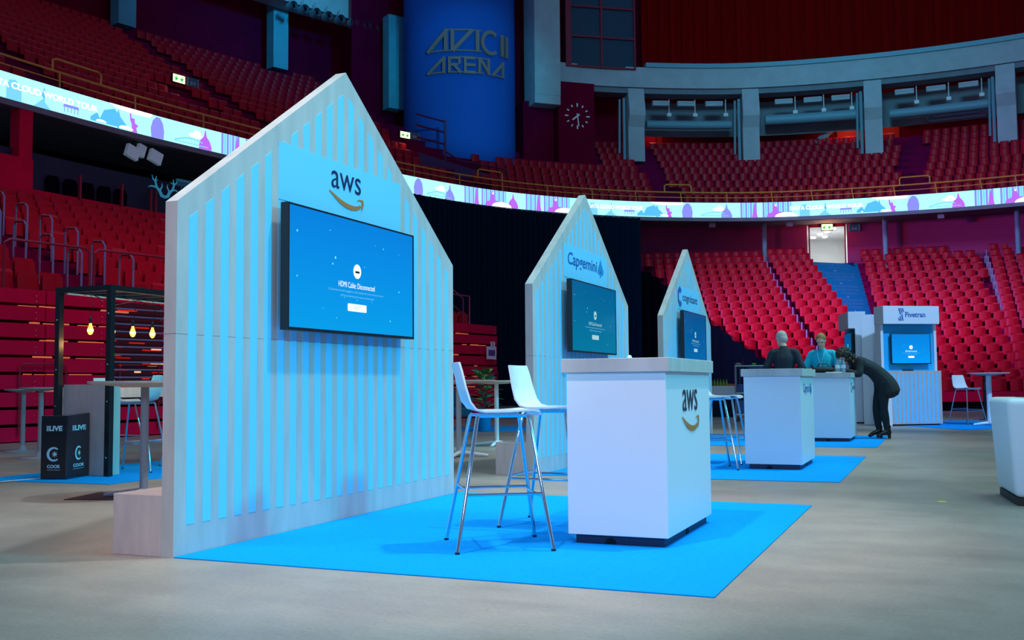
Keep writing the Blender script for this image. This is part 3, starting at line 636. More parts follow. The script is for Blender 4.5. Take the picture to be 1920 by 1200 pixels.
for i in (6, 7, 8, 5, 4, 3):
    for j in range(9):
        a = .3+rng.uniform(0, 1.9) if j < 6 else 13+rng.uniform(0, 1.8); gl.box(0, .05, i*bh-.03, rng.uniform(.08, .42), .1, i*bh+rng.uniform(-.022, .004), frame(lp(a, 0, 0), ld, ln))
gl.build('gap_glow_strips', emat('gap_glow', (1.0, .22, .10), .5), t)  # self-glowing strips that imitate light leaking through the gaps
for j in range(10):
    a = .3+j*2.05; hp = MB(); w = .85
    if a > 16: break
    hp.tube([lp(a, -.06, .15), lp(a, -.06, 1.35), lp(a+.05, -.06, 1.4), lp(a+w, -.06, 1.4), lp(a+w+.05, -.06, 1.35), lp(a+w+.05, -.06, .15)], .018, 6); hp.build('handle_frame', M_REDRAIL, t, smooth=True)
sc_ = MB()
for i in range(1, NB):
    for a in np.arange(.6, 16, 1.35):
        for dz in (.06, .16): sc_.ball(tuple(lp(a, -.035, i*bh+dz)), .009, 6, 4)
sc_.build('bolt_heads', M_CHROME, t)
# blue-grey slats of the open bay
mb = MB(); mb.add([lp(2.1, -.04, .62), lp(3.35, -.04, .62), lp(3.35, -.04, 2.62), lp(2.1, -.04, 2.62)], [(0, 1, 2, 3)]); mb.build('open_bay', mat('stand_inside', (.10, .004, .012), .9), t)
for i in range(12):
    mb = MB(); z = .86+.148*i; mb.tube([lp(2.1, -.12, z), lp(3.35, -.12, z)], .016, 5); mb.build('slat_bar', mat('slat_blue', (.16, .26, .42), .5), t)
gb = MB(); gw = MB()
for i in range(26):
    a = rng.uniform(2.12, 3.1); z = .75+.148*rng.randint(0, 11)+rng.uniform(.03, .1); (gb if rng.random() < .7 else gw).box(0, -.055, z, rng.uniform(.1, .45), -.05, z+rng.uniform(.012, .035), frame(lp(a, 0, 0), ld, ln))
gb.build('red_glow_behind_slats', emat('red_glow', (.75, .02, .01), .7), t); gw.build('pale_glow_behind_slats', emat('pale_glow', (1, .62, .40), .8), t)  # emissive strips added for the light behind the open bay
# rows behind the folded stand
LR = 10
mb = MB()
for k in range(LR+1):
    z = 2.77-.12+.36*k-.02; z = 2.62+.36*k
    mb.add([lp(LS, .25+.93*k, z), lp(LLEN, .25+.93*k, z), lp(LLEN, .25+.93*(k+1), z), lp(LS, .25+.93*(k+1), z)], [(0, 1, 2, 3)])
    mb.add([lp(LS, .25+.93*k, z-.36), lp(LLEN, .25+.93*k, z-.36), lp(LLEN, .25+.93*k, z), lp(LS, .25+.93*k, z)], [(0, 1, 2, 3)])
t2 = thing('side_grandstand', 'dark stepped seating deck above the folded stand at left', 'grandstand'); mb.build('stepped_deck', M_TREAD, t2)
mb = MB(); mb.add([lp(LLEN, .1, 0), lp(LLEN, 10.5, 0), lp(LLEN, 10.5, 6.3), lp(LLEN, .3, 2.6)], [(0, 1, 2, 3)]); mb.build('side_panel', M_REDDK, t2)
# lounge sill wall, posts, glass, lounge chairs
mb = MB(); rwall(mb, S0, 38, .05, 5.6, 6.76, thick=.1); struct('wall_lounge_sill', mb, M_REDDK)
mb = MB(); rwall(mb, 20.0, 38, .3, 6.76, 7.9); struct('window_2', mb, M_NAVY)
for s, zt, l in ((23.19, 8.0, 'first red post from the left in front of the dark lounge'), (24.75, 8.0, 'second red post in front of the dark lounge'), (25.88, 8.0, 'left of the paired red posts by the antler lamp'), (26.08, 8.0, 'right of the paired red posts by the antler lamp')):
    mb = MB(); mb.box(-.035, -.04, 6.7, .035, .04, 7.45, rframe(s, 0, 0)); tag(mb.build('lounge_post', M_REDRAIL), l, 'post')
mb = MB(); mb.box(-.22, -.1, 6.0, .22, .3, 9.1, rframe(21.3, .1, 0)); tag(mb.build('red_pillar', M_REDDK), 'tall maroon pillar under the ribbon at the left edge', 'pillar')
mb = MB(); rwall(mb, S0, 21.25, -.4, 5.6, 7.5, thick=.3); struct('wall_left_red', mb, M_REDDK)
for i in range(5):
    s = 22.4+.62*i; M = rframe(s, .22, 6.75); mb = MB(); mb.prism([(-.22, 0), (.22, 0), (.24, .4), (.16, .56), (-.16, .56), (-.24, .4)], -.03, .03, M @ Matrix.Rotation(PI/2, 4, 'X'))
    tag(mb.build('lounge_chair_back', M_VOID), 'dark rounded chair back, %s from left behind the dark lounge glass' % ORD[i], 'chair', 'lounge chairs')
t = thing('antler_lamp', 'pale blue antler-shaped lamp hanging in the dark lounge', 'lamp', (*rp(26.2, -.3), 7.5)); t.rotation_euler = (0, 0, math.atan2(rdir(26.2)[0].y, rdir(26.2)[0].x))
mb = MB()
for sg in (-1, 1):
    P = [(0, 0, -.28), (sg*.12, 0, -.25), (sg*.2, 0, -.1), (sg*.32, 0, .0), (sg*.38, 0, .18), (sg*.34, 0, .36)]
    mb.tube(P, [.05, .055, .05, .04, .03, .012], 7)
    mb.tube([P[3], (sg*.5, .05, .02), (sg*.62, .05, -.03)], [.035, .025, .01], 6); mb.tube([P[4], (sg*.48, 0, .26), (sg*.52, 0, .38)], [.028, .02, .008], 6)
    mb.tube([P[2], (sg*.1, 0, .06), (sg*.12, 0, .16)], [.03, .02, .008], 6); mb.tube([P[4], (sg*.26, .04, .26)], [.025, .008], 6)
mb.build('antlers', mat('antler_blue', (.10, .34, .45), .5, emis=(.02, .22, .34), es=.5), t, smooth=True)
t = thing('fringe_lamp', 'long fringed pendant lamp beside the antler lamp', 'lamp', (*rp(27.6, -.3), 7.9)); t.rotation_euler = (0, 0, math.atan2(rdir(27.6)[0].y, rdir(27.6)[0].x))
mb = MB(); mb.box(-.9, -.05, -.06, .9, .05, .02); mb.build('bar', mat('fringe_teal', (.06, .20, .28), .6, emis=(.01, .10, .16), es=.3), t)
mb = MB()
for i in range(30): mb.box(-.9+i*.06, -.01, -.2-.25*math.sin(PI*i/29)*(i % 2), -.88+i*.06, .01, -.06)
mb.build('fringe', MATS['fringe_teal'], t)
# stair hoops on the left stand
def hoop(k, a, lab):
    z = 2.62+.36*k; t = thing('stair_handrail', lab, 'handrail', group='silver hoops on the left stand aisle')
    p, q = lp(a, .3+.93*k, z), lp(a, .75+.93*k, z+.05); mb = MB()
    mb.tube([p, p+Vector((0, 0, .92)), (p*.8+q*.2)+Vector((0, 0, 1.0)), (p*.2+q*.8)+Vector((0, 0, 1.0)), q+Vector((0, 0, .92)), q], .022, 6)
    mb.build('tube', mat('handrail_tube', (.38, .33, .5), .3, .6), t, smooth=True)
    mb = MB(); mb.tube([(p*.8+q*.2)+Vector((0, 0, 1.0)), (p*.2+q*.8)+Vector((0, 0, 1.0))], .03, 6); mb.build('grip', M_REDRAIL, t)
for k in range(9):
    for a, l in ((1.72, 'silver stair hoop, %s step up, left-hand chain of the left stand aisle' % ORD[k]), (2.88, 'silver stair hoop, %s step up, right-hand chain of the left stand aisle' % ORD[k])):
        hoop(k, a, l)
t = thing('stand_rail', 'maroon tube guard along the top of the folded stand', 'railing'); mb = MB()
for a0, a1 in ((-2.5, -.1), (.05, 1.75), (1.85, 3.6), (3.75, 6.5)):
    mb.tube([lp(a0, .1, 2.75), lp(a0, .1, 3.55), lp(a0+.1, .1, 3.62), lp(a1-.1, .1, 3.62), lp(a1, .1, 3.55), lp(a1, .1, 2.75)], .025, 6)
mb.build('guard_tubes', M_REDRAIL, t, smooth=True)
t = thing('end_rail', 'purple-red stair railing at the end of the folded stand behind the first booth', 'railing'); mb = MB()
mb.tube([lp(LLEN-2.6, .6, 4.3), lp(LLEN-.9, .6, 3.55), lp(LLEN-.9, .6, 2.8)], .025, 6); mb.tube([lp(LLEN-2.6, .6, 3.8), lp(LLEN-.9, .6, 3.1)], .02, 6); mb.tube([lp(LLEN-2.3, .3, 2.75), lp(LLEN-2.3, .3, 3.6), lp(LLEN-1.0, .3, 3.6), lp(LLEN-1.0, .3, 2.75)], .025, 6)
mb.build('tubes', mat('purple_rail', (.32, .03, .12), .4), t, smooth=True)
# ------------------------------------------------------------------ purple rails by the column
t = thing('platform_barrier', 'purple stair barrier with solid panel left of the blue column', 'railing'); mb = MB(); M = rframe(43.6, 2.0, 0)
for z in (13.2, 13.8, 14.35): mb.tube([M @ Vector((-1.6, 2.6, z)), M @ Vector((.1, 2.6, z-.15))], .05, 6)
mb.tube([M @ Vector((.1, 2.6, 11.2)), M @ Vector((.1, 2.6, 14.3))], .06, 6)
mb.tube([M @ Vector((.1, 2.6, 12.7)), M @ Vector((.6, 2.0, 12.15)), M @ Vector((2.4, .6, 11.7)), M @ Vector((2.4, .6, 10.3))], .05, 6); mb.build('tubes', mat('plum_rail', (.10, .01, .08), .5), t)
mb = MB(); mb.add([M @ Vector((-2.0, 1.7, 10.6)), M @ Vector((2.3, .6, 10.3)), M @ Vector((2.3, .6, 11.2)), M @ Vector((-2.0, 1.7, 12.2))], [(0, 1, 2, 3)]); mb.build('panel', mat('plum_panel', (.07, .02, .12), .6), t)
# ------------------------------------------------------------------ seats
def seat_parts():
    def panel(w, z0, z1, y0, bulge, th, n=6, lean=0.0, m=3):
        mb = MB(); vs = []
        for sgn in (0, 1):
            for j in range(m+1):
                z = z0+(z1-z0)*j/m
                for i in range(n+1):
                    u = -1+2*i/n; cw = w/2*(1-.04*(j == m)); vs.append((u*cw, y0+bulge*u*u+lean*(z-z0)+sgn*th, z))
        N_ = (n+1)*(m+1); fs = []
        for j in range(m):
            for i in range(n):
                a = j*(n+1)+i; fs += [(a, a+1, a+n+2, a+n+1), (N_+a, N_+a+n+1, N_+a+n+2, N_+a+1)]
        for i in range(n): fs += [(i, N_+i, N_+i+1, i+1), (m*(n+1)+i, m*(n+1)+i+1, N_+m*(n+1)+i+1, N_+m*(n+1)+i)]
        for j in range(m): a = j*(n+1); fs += [(a, a+n+1, N_+a+n+1, N_+a), (a+n, N_+a+n, N_+a+2*n+1, a+2*n+1)]
        return mb.add(vs, fs)
    back = panel(.43, .44, .80, .10, -.035, .02, lean=.10)
    pan = panel(.43, .35, .73, -.06, .07, .03, lean=.05)
    br = MB(); br.box(-.02, 0, 0, .02, .12, .46); br.box(-.19, .05, .36, .19, .1, .40)
    return back, pan, br
sb, sp_, sbr = seat_parts()
def seat_label_seat(): pass
cands = []          # (pos, rotz, label, group)
for k in range(19):
    z = ZT[k]-.80; row = ORD[k]
    n = int((AR(k)-AL(k))/.505)
    for i in range(n):
        a = AR(k)-.25-.505*i; cands.append((SA.p(a, k, z), SA.th, 'red tip-up seat, %s left of the narrow aisle, %s row below the back wall' % (ORD[i], row), 'red seats left of the narrow aisle'))
    for i in range(4):
        cands.append((SB.p(BL(k)+.25+.495*i, k, z), SB.th, 'red tip-up seat, %s from left in the four-seat block, %s row below the back wall' % (ORD[i], row), 'red seats of the four-seat block'))
    if True:
        n = int((CRt(k)-CL(k))/.53)
        for i in range(n):
            if k == 0 and i > 7: continue
            cands.append((SCc.p(CL(k)+.27+.53*i+(.03*(k % 3)), k, z), SCc.th, 'red tip-up seat, %s right of the blue stairs, %s row below the back wall' % (ORD[i], row), 'red seats right of the blue stairs'))
    for i in range(6):
        cands.append((SD.p(1.75+.53*i, k, z), SD.th, 'red tip-up seat, %s right of the far right aisle, %s row below the back wall' % (ORD[i], row), 'red seats beyond the far right aisle'))
lrz = math.atan2(ld.y, ld.x)
for k in range(LR):
    z = 2.62-.30+.36*k
    for i in range(46):
        a = -4.6+.5*i
        if 1.45 < a < 3.15 or a > LLEN-.3: continue
        side = 'left of' if a < 2.5 else 'right of'; num = int(round((1.4-a)/.5)) if a < 2.5 else int(round((a-3.4)/.5))
        if num > 15: lab = 'red folded seat, %s from the far end of the left stand, %s row up' % (ORD[max(0, min(19, int(round((LLEN-.4-a)/.5))))], ORD[k])
        else: lab = 'red folded seat, %s %s the hooped aisle, %s row up the left stand' % (ORD[min(num, 19)], side, ORD[k])
        cands.append((lp(a, .7+.93*k, z+.05), lrz, lab, 'red folded seats of the left stand'))
far = []
cc = (cx, cy)
for k in range(15):
    o = 1.2+.9*k; z = 10.64+.55*k-.80; s = 13.0
    while s < (75 if k < UK else 42.8):
        x, y = rp(s, o); tq, nq = rdir(s); rzv = math.atan2(tq.y, tq.x)
        ok = True
        for a, b in ((22.4, 23.9), (32.9, 34.2), (42.2, 43.9), (52.8, 53.9), (64.2, 65.4)):
            if a < s < b: ok = False
        if math.hypot(x-cc[0], y-cc[1]) < CR+.3: ok = False
        if 48.9 < s < 51.4 and o > 5: ok = False
        if 47.6 < s < 49.8 and o > 5.5: ok = False
        if 41.8 < s < 45.0 and 2.5 < o < 6.5: ok = False
        if 42.9 < s < 47 and o > 6: ok = False
        if o > 13.0 and (32.8 < s < 34.1 or 39.9 < s < 41.2): ok = False
        if 30.0 < s < 31.9 and 3.5 < o < 6.0: ok = False
        if ok: far.append((Vector((x, y, z)), rzv))
        s += .5*(1 if o < 4 else .96)/max(.75, math.hypot(*(np.array(rp(s+.5, o))-np.array(rp(s-.5, o)))))
# ------------------------------------------------------------------ logos
def smile_poly(w, h):
    O = [(0, 1.0), (.10, .74), (.22, .45), (.35, .21), (.50, .05), (.65, .0), (.78, .07), (.88, .22), (.945, .42)]
    I = [(.015, 1.06), (.12, .90), (.24, .71), (.37, .54), (.50, .42), (.64, .36), (.75, .37), (.84, .45), (.90, .58)]
    arrow = [(.80, .84), (.86, .97), (.95, 1.02), (1.0, .97), (1.01, .66), (.975, .30), (.945, .14), (.935, .17), (.955, .52), (.95, .82), (.90, .90), (.83, .82)]
    return [(x*w, y*h) for x, y in O], [(x*w, y*h) for x, y in I], [(x*w, y*h) for x, y in arrow]
def aws_logo(parent, M, w, inkm, h, drop, sh):
    """M: local x right, y up; origin at the baseline left end; drop = baseline to smile top, sh = smile height"""
    mb = MB(); put_text(mb, 'aws', M, w*.05, w*.96, 0, h, bold=.0); mb.build('logo_word', inkm, parent)
    o_, i_, a_ = smile_poly(w*1.06, sh); y0 = -drop-sh; x0 = -.02*w; mb = MB(); vs = [(x+x0, y+y0, .003) for x, y in o_]+[(x+x0, y+y0, .003) for x, y in i_]
    n = len(o_); mb.add(vs, [(j, j+1, n+j+1, n+j) for j in range(n-1)], M)
    k = len(a_); mb.add([(x+x0, y+y0, .003) for x, y in a_], [(0, 1, 10, 11), (1, 2, 9, 10), (2, 3, 4, 9), (4, 5, 8, 9), (5, 6, 7, 8)], M); mb.build('logo_smile', M_ORANGE, parent)
def spade(cx_, cy_, w, h):
    H = [(0, .52), (.07, .36), (.18, .20), (.33, .04), (.46, -.10), (.50, -.22), (.46, -.34), (.34, -.41), (.20, -.40), (.09, -.33), (.05, -.30)]
    return [(cx_+x*w, cy_+y*h) for x, y in H]+[(cx_-x*w, cy_+y*h) for x, y in H[:0:-1]]
M_CAPBLUE = mat('mid_blue_ink', (.004, .12, .42), .5); M_CAPLIGHT = mat('bright_blue_ink', (.01, .28, .62), .5)
def cap_logo(parent, M, w, h):
    mb = MB(); put_text(mb, 'Capgemini', M, 0, w*.80, 0, h, bold=.012, shear=.12); mb.build('logo_word', M_CAPBLUE, parent)
    mb = MB(); P = spade(w*.905, h*.62, w*.17, h*1.15); mb.add([(x, y, .003) for x, y in P]+[(w*.905, h*.5, .003)], [(j, (j+1) % len(P), len(P)) for j in range(len(P))], M); mb.prism([(w*.88, 0), (w*.92, 0), (w*.905, h*.4), (w*.895, h*.4)], .001, .003, M); mb.build('logo_spade', M_CAPLIGHT, parent)
def cog_logo(parent, M, w, h):
    mb = MB(); put_text(mb, 'cognizant', M, w*.24, w, 0, h*.75, bold=.006); mb.build('logo_word', M_INK, parent)
    mb = MB(); R_ = .11*w; c = (w*.10, h*.42); ou = [(c[0]+R_*math.cos(a), c[1]+R_*1.15*math.sin(a)) for a in np.radians([40, 90, 150, 210, 270, 320])]; inn = [(c[0]+R_*.5*math.cos(a), c[1]+R_*.55*math.sin(a)) for a in np.radians([40, 90, 150, 210, 270, 320])]
    mb.add([(x, y, .003) for x, y in ou+inn], [(i, i+1, 7+i, 6+i) for i in range(5)], M); mb.build('logo_hexagon', M_CAPBLUE, parent)
def fiv_logo(parent, M, w, h):
    mb = MB(); put_text(mb, 'Fivetran', M, w*.28, w, h*.28, h*.42, bold=.02); mb.build('logo_word', M_CAPBLUE, parent)
    mb = MB()
    for i in range(3):
        x = .04*w+i*.06*w; mb.add([(x+.05*w, h*(.5+.1*i), .003), (x+.09*w, h*(.5+.1*i), .003), (x+.04*w, h, .003), (x, h, .003)], [(0, 1, 2, 3)], M)
        x = .0*w+i*.06*w; mb.add([(x+.05*w, 0, .003), (x+.09*w, 0, .003), (x+.06*w, h*(.22+.15*i), .003), (x+.02*w, h*(.22+.15*i), .003)], [(0, 1, 2, 3)], M)
    mb.build('logo_bars', M_CAPBLUE, parent)
# ------------------------------------------------------------------ television
def screen_mat(name, top, bot):
    m = bpy.data.materials.new(name); m.use_nodes = True; nt = m.node_tree; nt.nodes.clear()
    tc = nt.nodes.new('ShaderNodeTexCoord'); sp = nt.nodes.new('ShaderNodeSeparateXYZ'); r = nt.nodes.new('ShaderNodeValToRGB'); e = nt.nodes.new('ShaderNodeEmission')
    g = nt.nodes.new('ShaderNodeBsdfGlossy'); g.inputs[0].default_value = (.04, .04, .04, 1); g.inputs['Roughness'].default_value = .1; ad = nt.nodes.new('ShaderNodeAddShader'); o = nt.nodes.new('ShaderNodeOutputMaterial')
    r.color_ramp.elements[0].color = (*bot, 1); r.color_ramp.elements[1].color = (*top, 1)
    nt.links.new(tc.outputs['Generated'], sp.inputs[0]); nt.links.new(sp.outputs['Z'], r.inputs[0]); nt.links.new(r.outputs[0], e.inputs[0]); nt.links.new(e.outputs[0], ad.inputs[0]); nt.links.new(g.outputs[0], ad.inputs[1]); nt.links.new(ad.outputs[0], o.inputs[0]); return m
E_WHITE = emat('screen_white', (.85, .95, 1), 1.1); E_CYAN = emat('screen_sparkle', (.20, .85, 1), 1.0); E_PALE = emat('screen_pale', (.20, .62, .92), .9)
def television(label, M, w, h, smat, dim=1.0, group='wall-hung televisions'):
    """M: origin at lower-left of the back plane, x right, y up, z towards the viewer"""
    t = thing('television', label, 'television', tuple(M.translation), group=group)
    Mi = Matrix.Translation(M.translation).inverted() @ M
    mb = MB(); d = .062; b = .012
    mb.box(0, 0, 0, w, h, .045, Mi); mb.box(0, 0, .045, b, h, d, Mi); mb.box(w-b, 0, .045, w, h, d, Mi); mb.box(b, 0, .045, w-b, b*1.6, d, Mi); mb.box(b, h-b, .045, w-b, h, d, Mi)
    mb.build('casing', M_BLACK, t)
    mb = MB(); mb.box(w*.3, h*.25, -.055, w*.7, h*.75, 0, Mi); mb.build('wall_mount', M_BLACK, t)
    mb = MB(); mb.box(b, b*1.6, .05, w-b, h-b, .056, Mi); mb.build('screen', smat, t)
    z = .058
    wt = MB(); n = 24; R_ = .055*h*1.15; c = (w*.50, h*.55)
    wt.add([(c[0]+R_*math.cos(2*PI*i/n), c[1]+R_*math.sin(2*PI*i/n), z) for i in range(n)], [tuple(range(n))], Mi)
    put_text(wt, 'HDMI Cable: Disconnected', Mi, w*.355, w*.645, h*.40, h*.048, off=z)
    wt.prism([(w*.425, h*.205), (w*.43, h*.20), (w*.57, h*.20), (w*.575, h*.205), (w*.575, h*.26), (w*.57, h*.265), (w*.43, h*.265), (w*.425, h*.26)], z, z+.0008, Mi)
    wt.build('white_icon_title_button', E_WHITE if dim == 1 else emat('screen_white_dim', (.45, .75, .80), .8), t)
    pl = MB(); put_text(pl, '(1) Check that the cable is plugged in and the settings of the source device are correct.', Mi, w*.28, w*.72, h*.355, h*.022, off=z); put_text(pl, '(2) Press and hold the button to open a connection guide.', Mi, w*.37, w*.64, h*.315, h*.022, off=z)
    put_text(pl, 'SELECT', Mi, w*.475, w*.525, h*.222, h*.026, off=z+.002)
    pl.build('help_lines', E_PALE, t)
    ic = MB(); ic.prism([(w*.485, h*.535), (w*.515, h*.535), (w*.519, h*.553), (w*.481, h*.553)], z+.001, z+.002, Mi); ic.build('plug_symbol', MATS['black_plastic'], t)
    sk = MB(); rg = random.Random(int(w*1000+h*77))
    for x, y, r in ((.06, .79, .0075), (.29, .855, .004), (.33, .635, .009), (.31, .58, .007), (.06, .43, .0055), (.72, .80, .0055), (.65, .815, .003), (.86, .43, .0065), (.78, .15, .006), (.34, .13, .004), (.24, .2, .003), (.56, .60, .004), (.86, .78, .003), (.44, .40, .004), (.5, .30, .004), (.67, .74, .002), (.40, .31, .003), (.62, .30, .003)):
        mm = 10; sk.add([(w*x+w*r*.62*math.cos(2*PI*i/mm), h*y+w*r*.62*math.sin(2*PI*i/mm), z+.0005) for i in range(mm)], [tuple(range(mm))], Mi)
    sk.build('sparkles', E_CYAN if dim == 1 else E_PALE, t)
    return t
SCR1 = screen_mat('screen_bright', (.0, .20, .68), (.0, .31, .76)); SCR2 = screen_mat('screen_teal', (.0, .11, .28), (.0, .17, .32)); SCR3 = screen_mat('screen_deep', (.0, .075, .25), (.0, .12, .36)); SCR4 = screen_mat('screen_kiosk', (.0, .20, .68), (.0, .30, .85))  # teal and deep copies have the oblique-view dimming put into their colour
# ------------------------------------------------------------------ gabled booths
BL_, ZS, ZP, BT = 3.545, 2.016, 3.262, .086
def booth(xw, y0, label, logo):
    t = thing('gabled_booth_wall', label, 'exhibition wall', (xw, y0, 0), group='gabled booth walls')
    ym = BL_/2; Mx = Matrix(((0, 0, 1, 0), (1, 0, 0, 0), (0, 1, 0, 0), (0, 0, 0, 1)))     # local (x,y,z)->(z? ) : x->Y, y->Z, z->X
    lo = MB(); lo.prism([(0, 0), (BL_, 0), (BL_, 1.254), (0, 1.254)], -BT, 0, Mx)
    lo.prism([(0, 1.2565), (BL_, 1.2565), (BL_, ZS), (ym, ZP), (0, ZS)], -BT, 0, Mx); lo.prism([(.01, 1.25), (BL_-.01, 1.25), (BL_-.01, 1.26), (.01, 1.26)], -BT+.004, -.004, Mx)
    lo.build('plywood_panel', M_BIRCH, t, fix=True)
    sl = (ZP-ZS)/ym; roof = lambda y: ZS+sl*y if y < ym else ZS+sl*(BL_-y)
    sm = MB()
    for i in range(24):
        a = .098+.14255*i; b = a+.0713; m_ = .150
        za, zb = roof(a)-m_, roof(b)-m_
        pts = [(a, .172), (b, .172), (b, zb)]+([(ym, roof(ym)-m_)] if a < ym < b else [])+[(a, za)]
        sm.prism(pts, 0, .0016, Mx)
    sm.build('vinyl_stripes', M_VINYL, t, fix=True)
    hd = MB(); hd.prism([(.955, 2.185), (2.585, 2.185), (2.585, 2.57), (.955, 2.57)], .0018, .0040, Mx); hd.build('header_panel', M_VINYL, t, fix=True)
    M = Mx @ Matrix.Translation((0, 0, .0045))
    if logo == 'aws':
        aws_logo(t, M @ Matrix.Translation((1.555, 2.375, 0)), .44, M_INK, .125, .030, .098)
    if logo == 'cap': cap_logo(t, M @ Matrix.Translation((1.10, 2.30, 0)), 1.35, .19)
    if logo == 'cog': cog_logo(t, M @ Matrix.Translation((.98, 2.30, 0)), 1.45, .22)
    bx = MB(); bx.box(-.44, 0, 0, -BT-.001, BL_, .345); bx.build('ballast_box', M_BIRCH_EDGE, t, bevel=.003)
    return t
B1 = (-3.989, 4.553); B2 = (-3.957, 9.93); B3 = (-3.99, 15.49)
booth(*B1, 'nearest and largest gabled plywood booth wall with blue stripes and orange smile logo', 'aws')
booth(*B2, 'middle gabled plywood booth wall with blue spade logo', 'cap')
booth(*B3, 'farthest gabled plywood booth wall with hexagon logo and cognizant word'.replace('cognizant word', 'dark lettering'), 'cog')
for (bx, by), sm_, l, dm in ((B1, SCR1, 'large bright blue television on the nearest gabled booth wall', 1), (B2, SCR2, 'dimmer teal television on the middle gabled booth wall', 0), (B3, SCR3, 'dark blue television on the farthest gabled booth wall', 0)):
    television(l, frame((bx+.056, by+.905, 1.318), (0, 1, 0), (0, 0, 1)), 1.695, .832, sm_, dm)
# ------------------------------------------------------------------ counters
def counter(x0, y0, x1, y1, label, logo):
    t = thing('reception_counter', label, 'counter', ((x0+x1)/2, (y0+y1)/2, .008), group='white reception counters'); hx, hy = (x1-x0)/2, (y1-y0)/2
    mb = MB(); mb.box(-hx, -hy, .052, hx, hy, 1.012); mb.build('body', M_LAM, t, bevel=.003)
    mb = MB(); mb.box(-hx-.026, -hy-.026, 1.012, hx+.026, hy+.026, 1.094); mb.build('worktop', M_BIRCH, t, bevel=.003)
    mb = MB(); mb.box(-hx+.04, -hy+.03, 0, hx-.03, hy-.03, .052); mb.build('plinth', M_PLINTH, t)
    mb = MB(); P = [(.035*math.cos(a), .035*math.sin(a)) for a in np.linspace(0, PI, 9)]
    mb.prism(P, 0, .002, frame((-.05, -hy+.029, 0.001), (1, 0, 0), (0, 0, 1))); mb.prism(P, 0, .002, frame((hx-.029, 0, .001), (0, 1, 0), (0, 0, 1))); mb.build('cable_hole', M_HOLE, t)
    M = frame((hx+.002, 0, 0), (0, 1, 0), (0, 0, 1))
    if logo == 'aws': aws_logo(t, M @ Matrix.Translation((-.215, .770, 0)), .44, M_DINK, .135, .035, .095)
    if logo == 'cap': cap_logo(t, M @ Matrix.Translation((-.36, .80, 0)), .74, .13)
    if logo == 'cog': cog_logo(t, M @ Matrix.Translation((-.36, .80, 0)), .74, .13)
    return t
counter(-2.09, 5.784, -1.48, 6.967, 'nearest white reception counter with orange smile logo and thick wooden top', 'aws')
counter(-2.035, 11.40, -1.425, 12.58, 'second white reception counter with blue spade logo on its side', 'cap')
counter(-1.98, 17.02, -1.37, 18.2, 'third white reception counter, people gathered around it', 'cog')
# carpets
def carpet(poly, label, z=.006):
    mb = MB(); mb.prism(poly, 0.0005, z, Matrix.Identity(4)); return tag(mb.build('carpet', M_CARPET), label, 'carpet')
carpet([(-3.985, 4.555), (-.962, 4.555), (-.962, 8.19), (-3.985, 8.19)], 'bright cyan carpet under the nearest booth and counter')
carpet([(-3.955, 10.02), (-.93, 10.14), (-.93, 13.69), (-3.955, 13.6)], 'bright cyan carpet under the second counter')
carpet([(-3.985, 15.55), (-.905, 15.6), (-.905, 19.05), (-3.985, 19.0)], 'bright cyan carpet under the third counter')
carpet([(-9.4, 7.68), (-7.6, 7.76), (-7.6, 12.2), (-9.4, 12.2)], 'cyan carpet beneath the black pergola at left')
carpet([(.39, 21.59), (2.1, 24.2), (.6, 27.2), (-1.5, 25.6), (-.86, 23.66)], 'cyan carpet under the kiosk and high table at right')
mb = MB(); mb.lathe([(1.15, .0005), (1.15, .006)], 40, c=(-8.95, 20.4)); tag(mb.build('round_carpet', M_CARPET), 'round cyan carpet beneath the plant pot and armchair', 'carpet')
mb = MB(); mb.box(-3.2, 6.1, .0062, -1.9, 6.103, .0068); tag(mb.build('carpet_seam', M_PLINTH), 'thin dark seam line across the near carpet', 'seam')
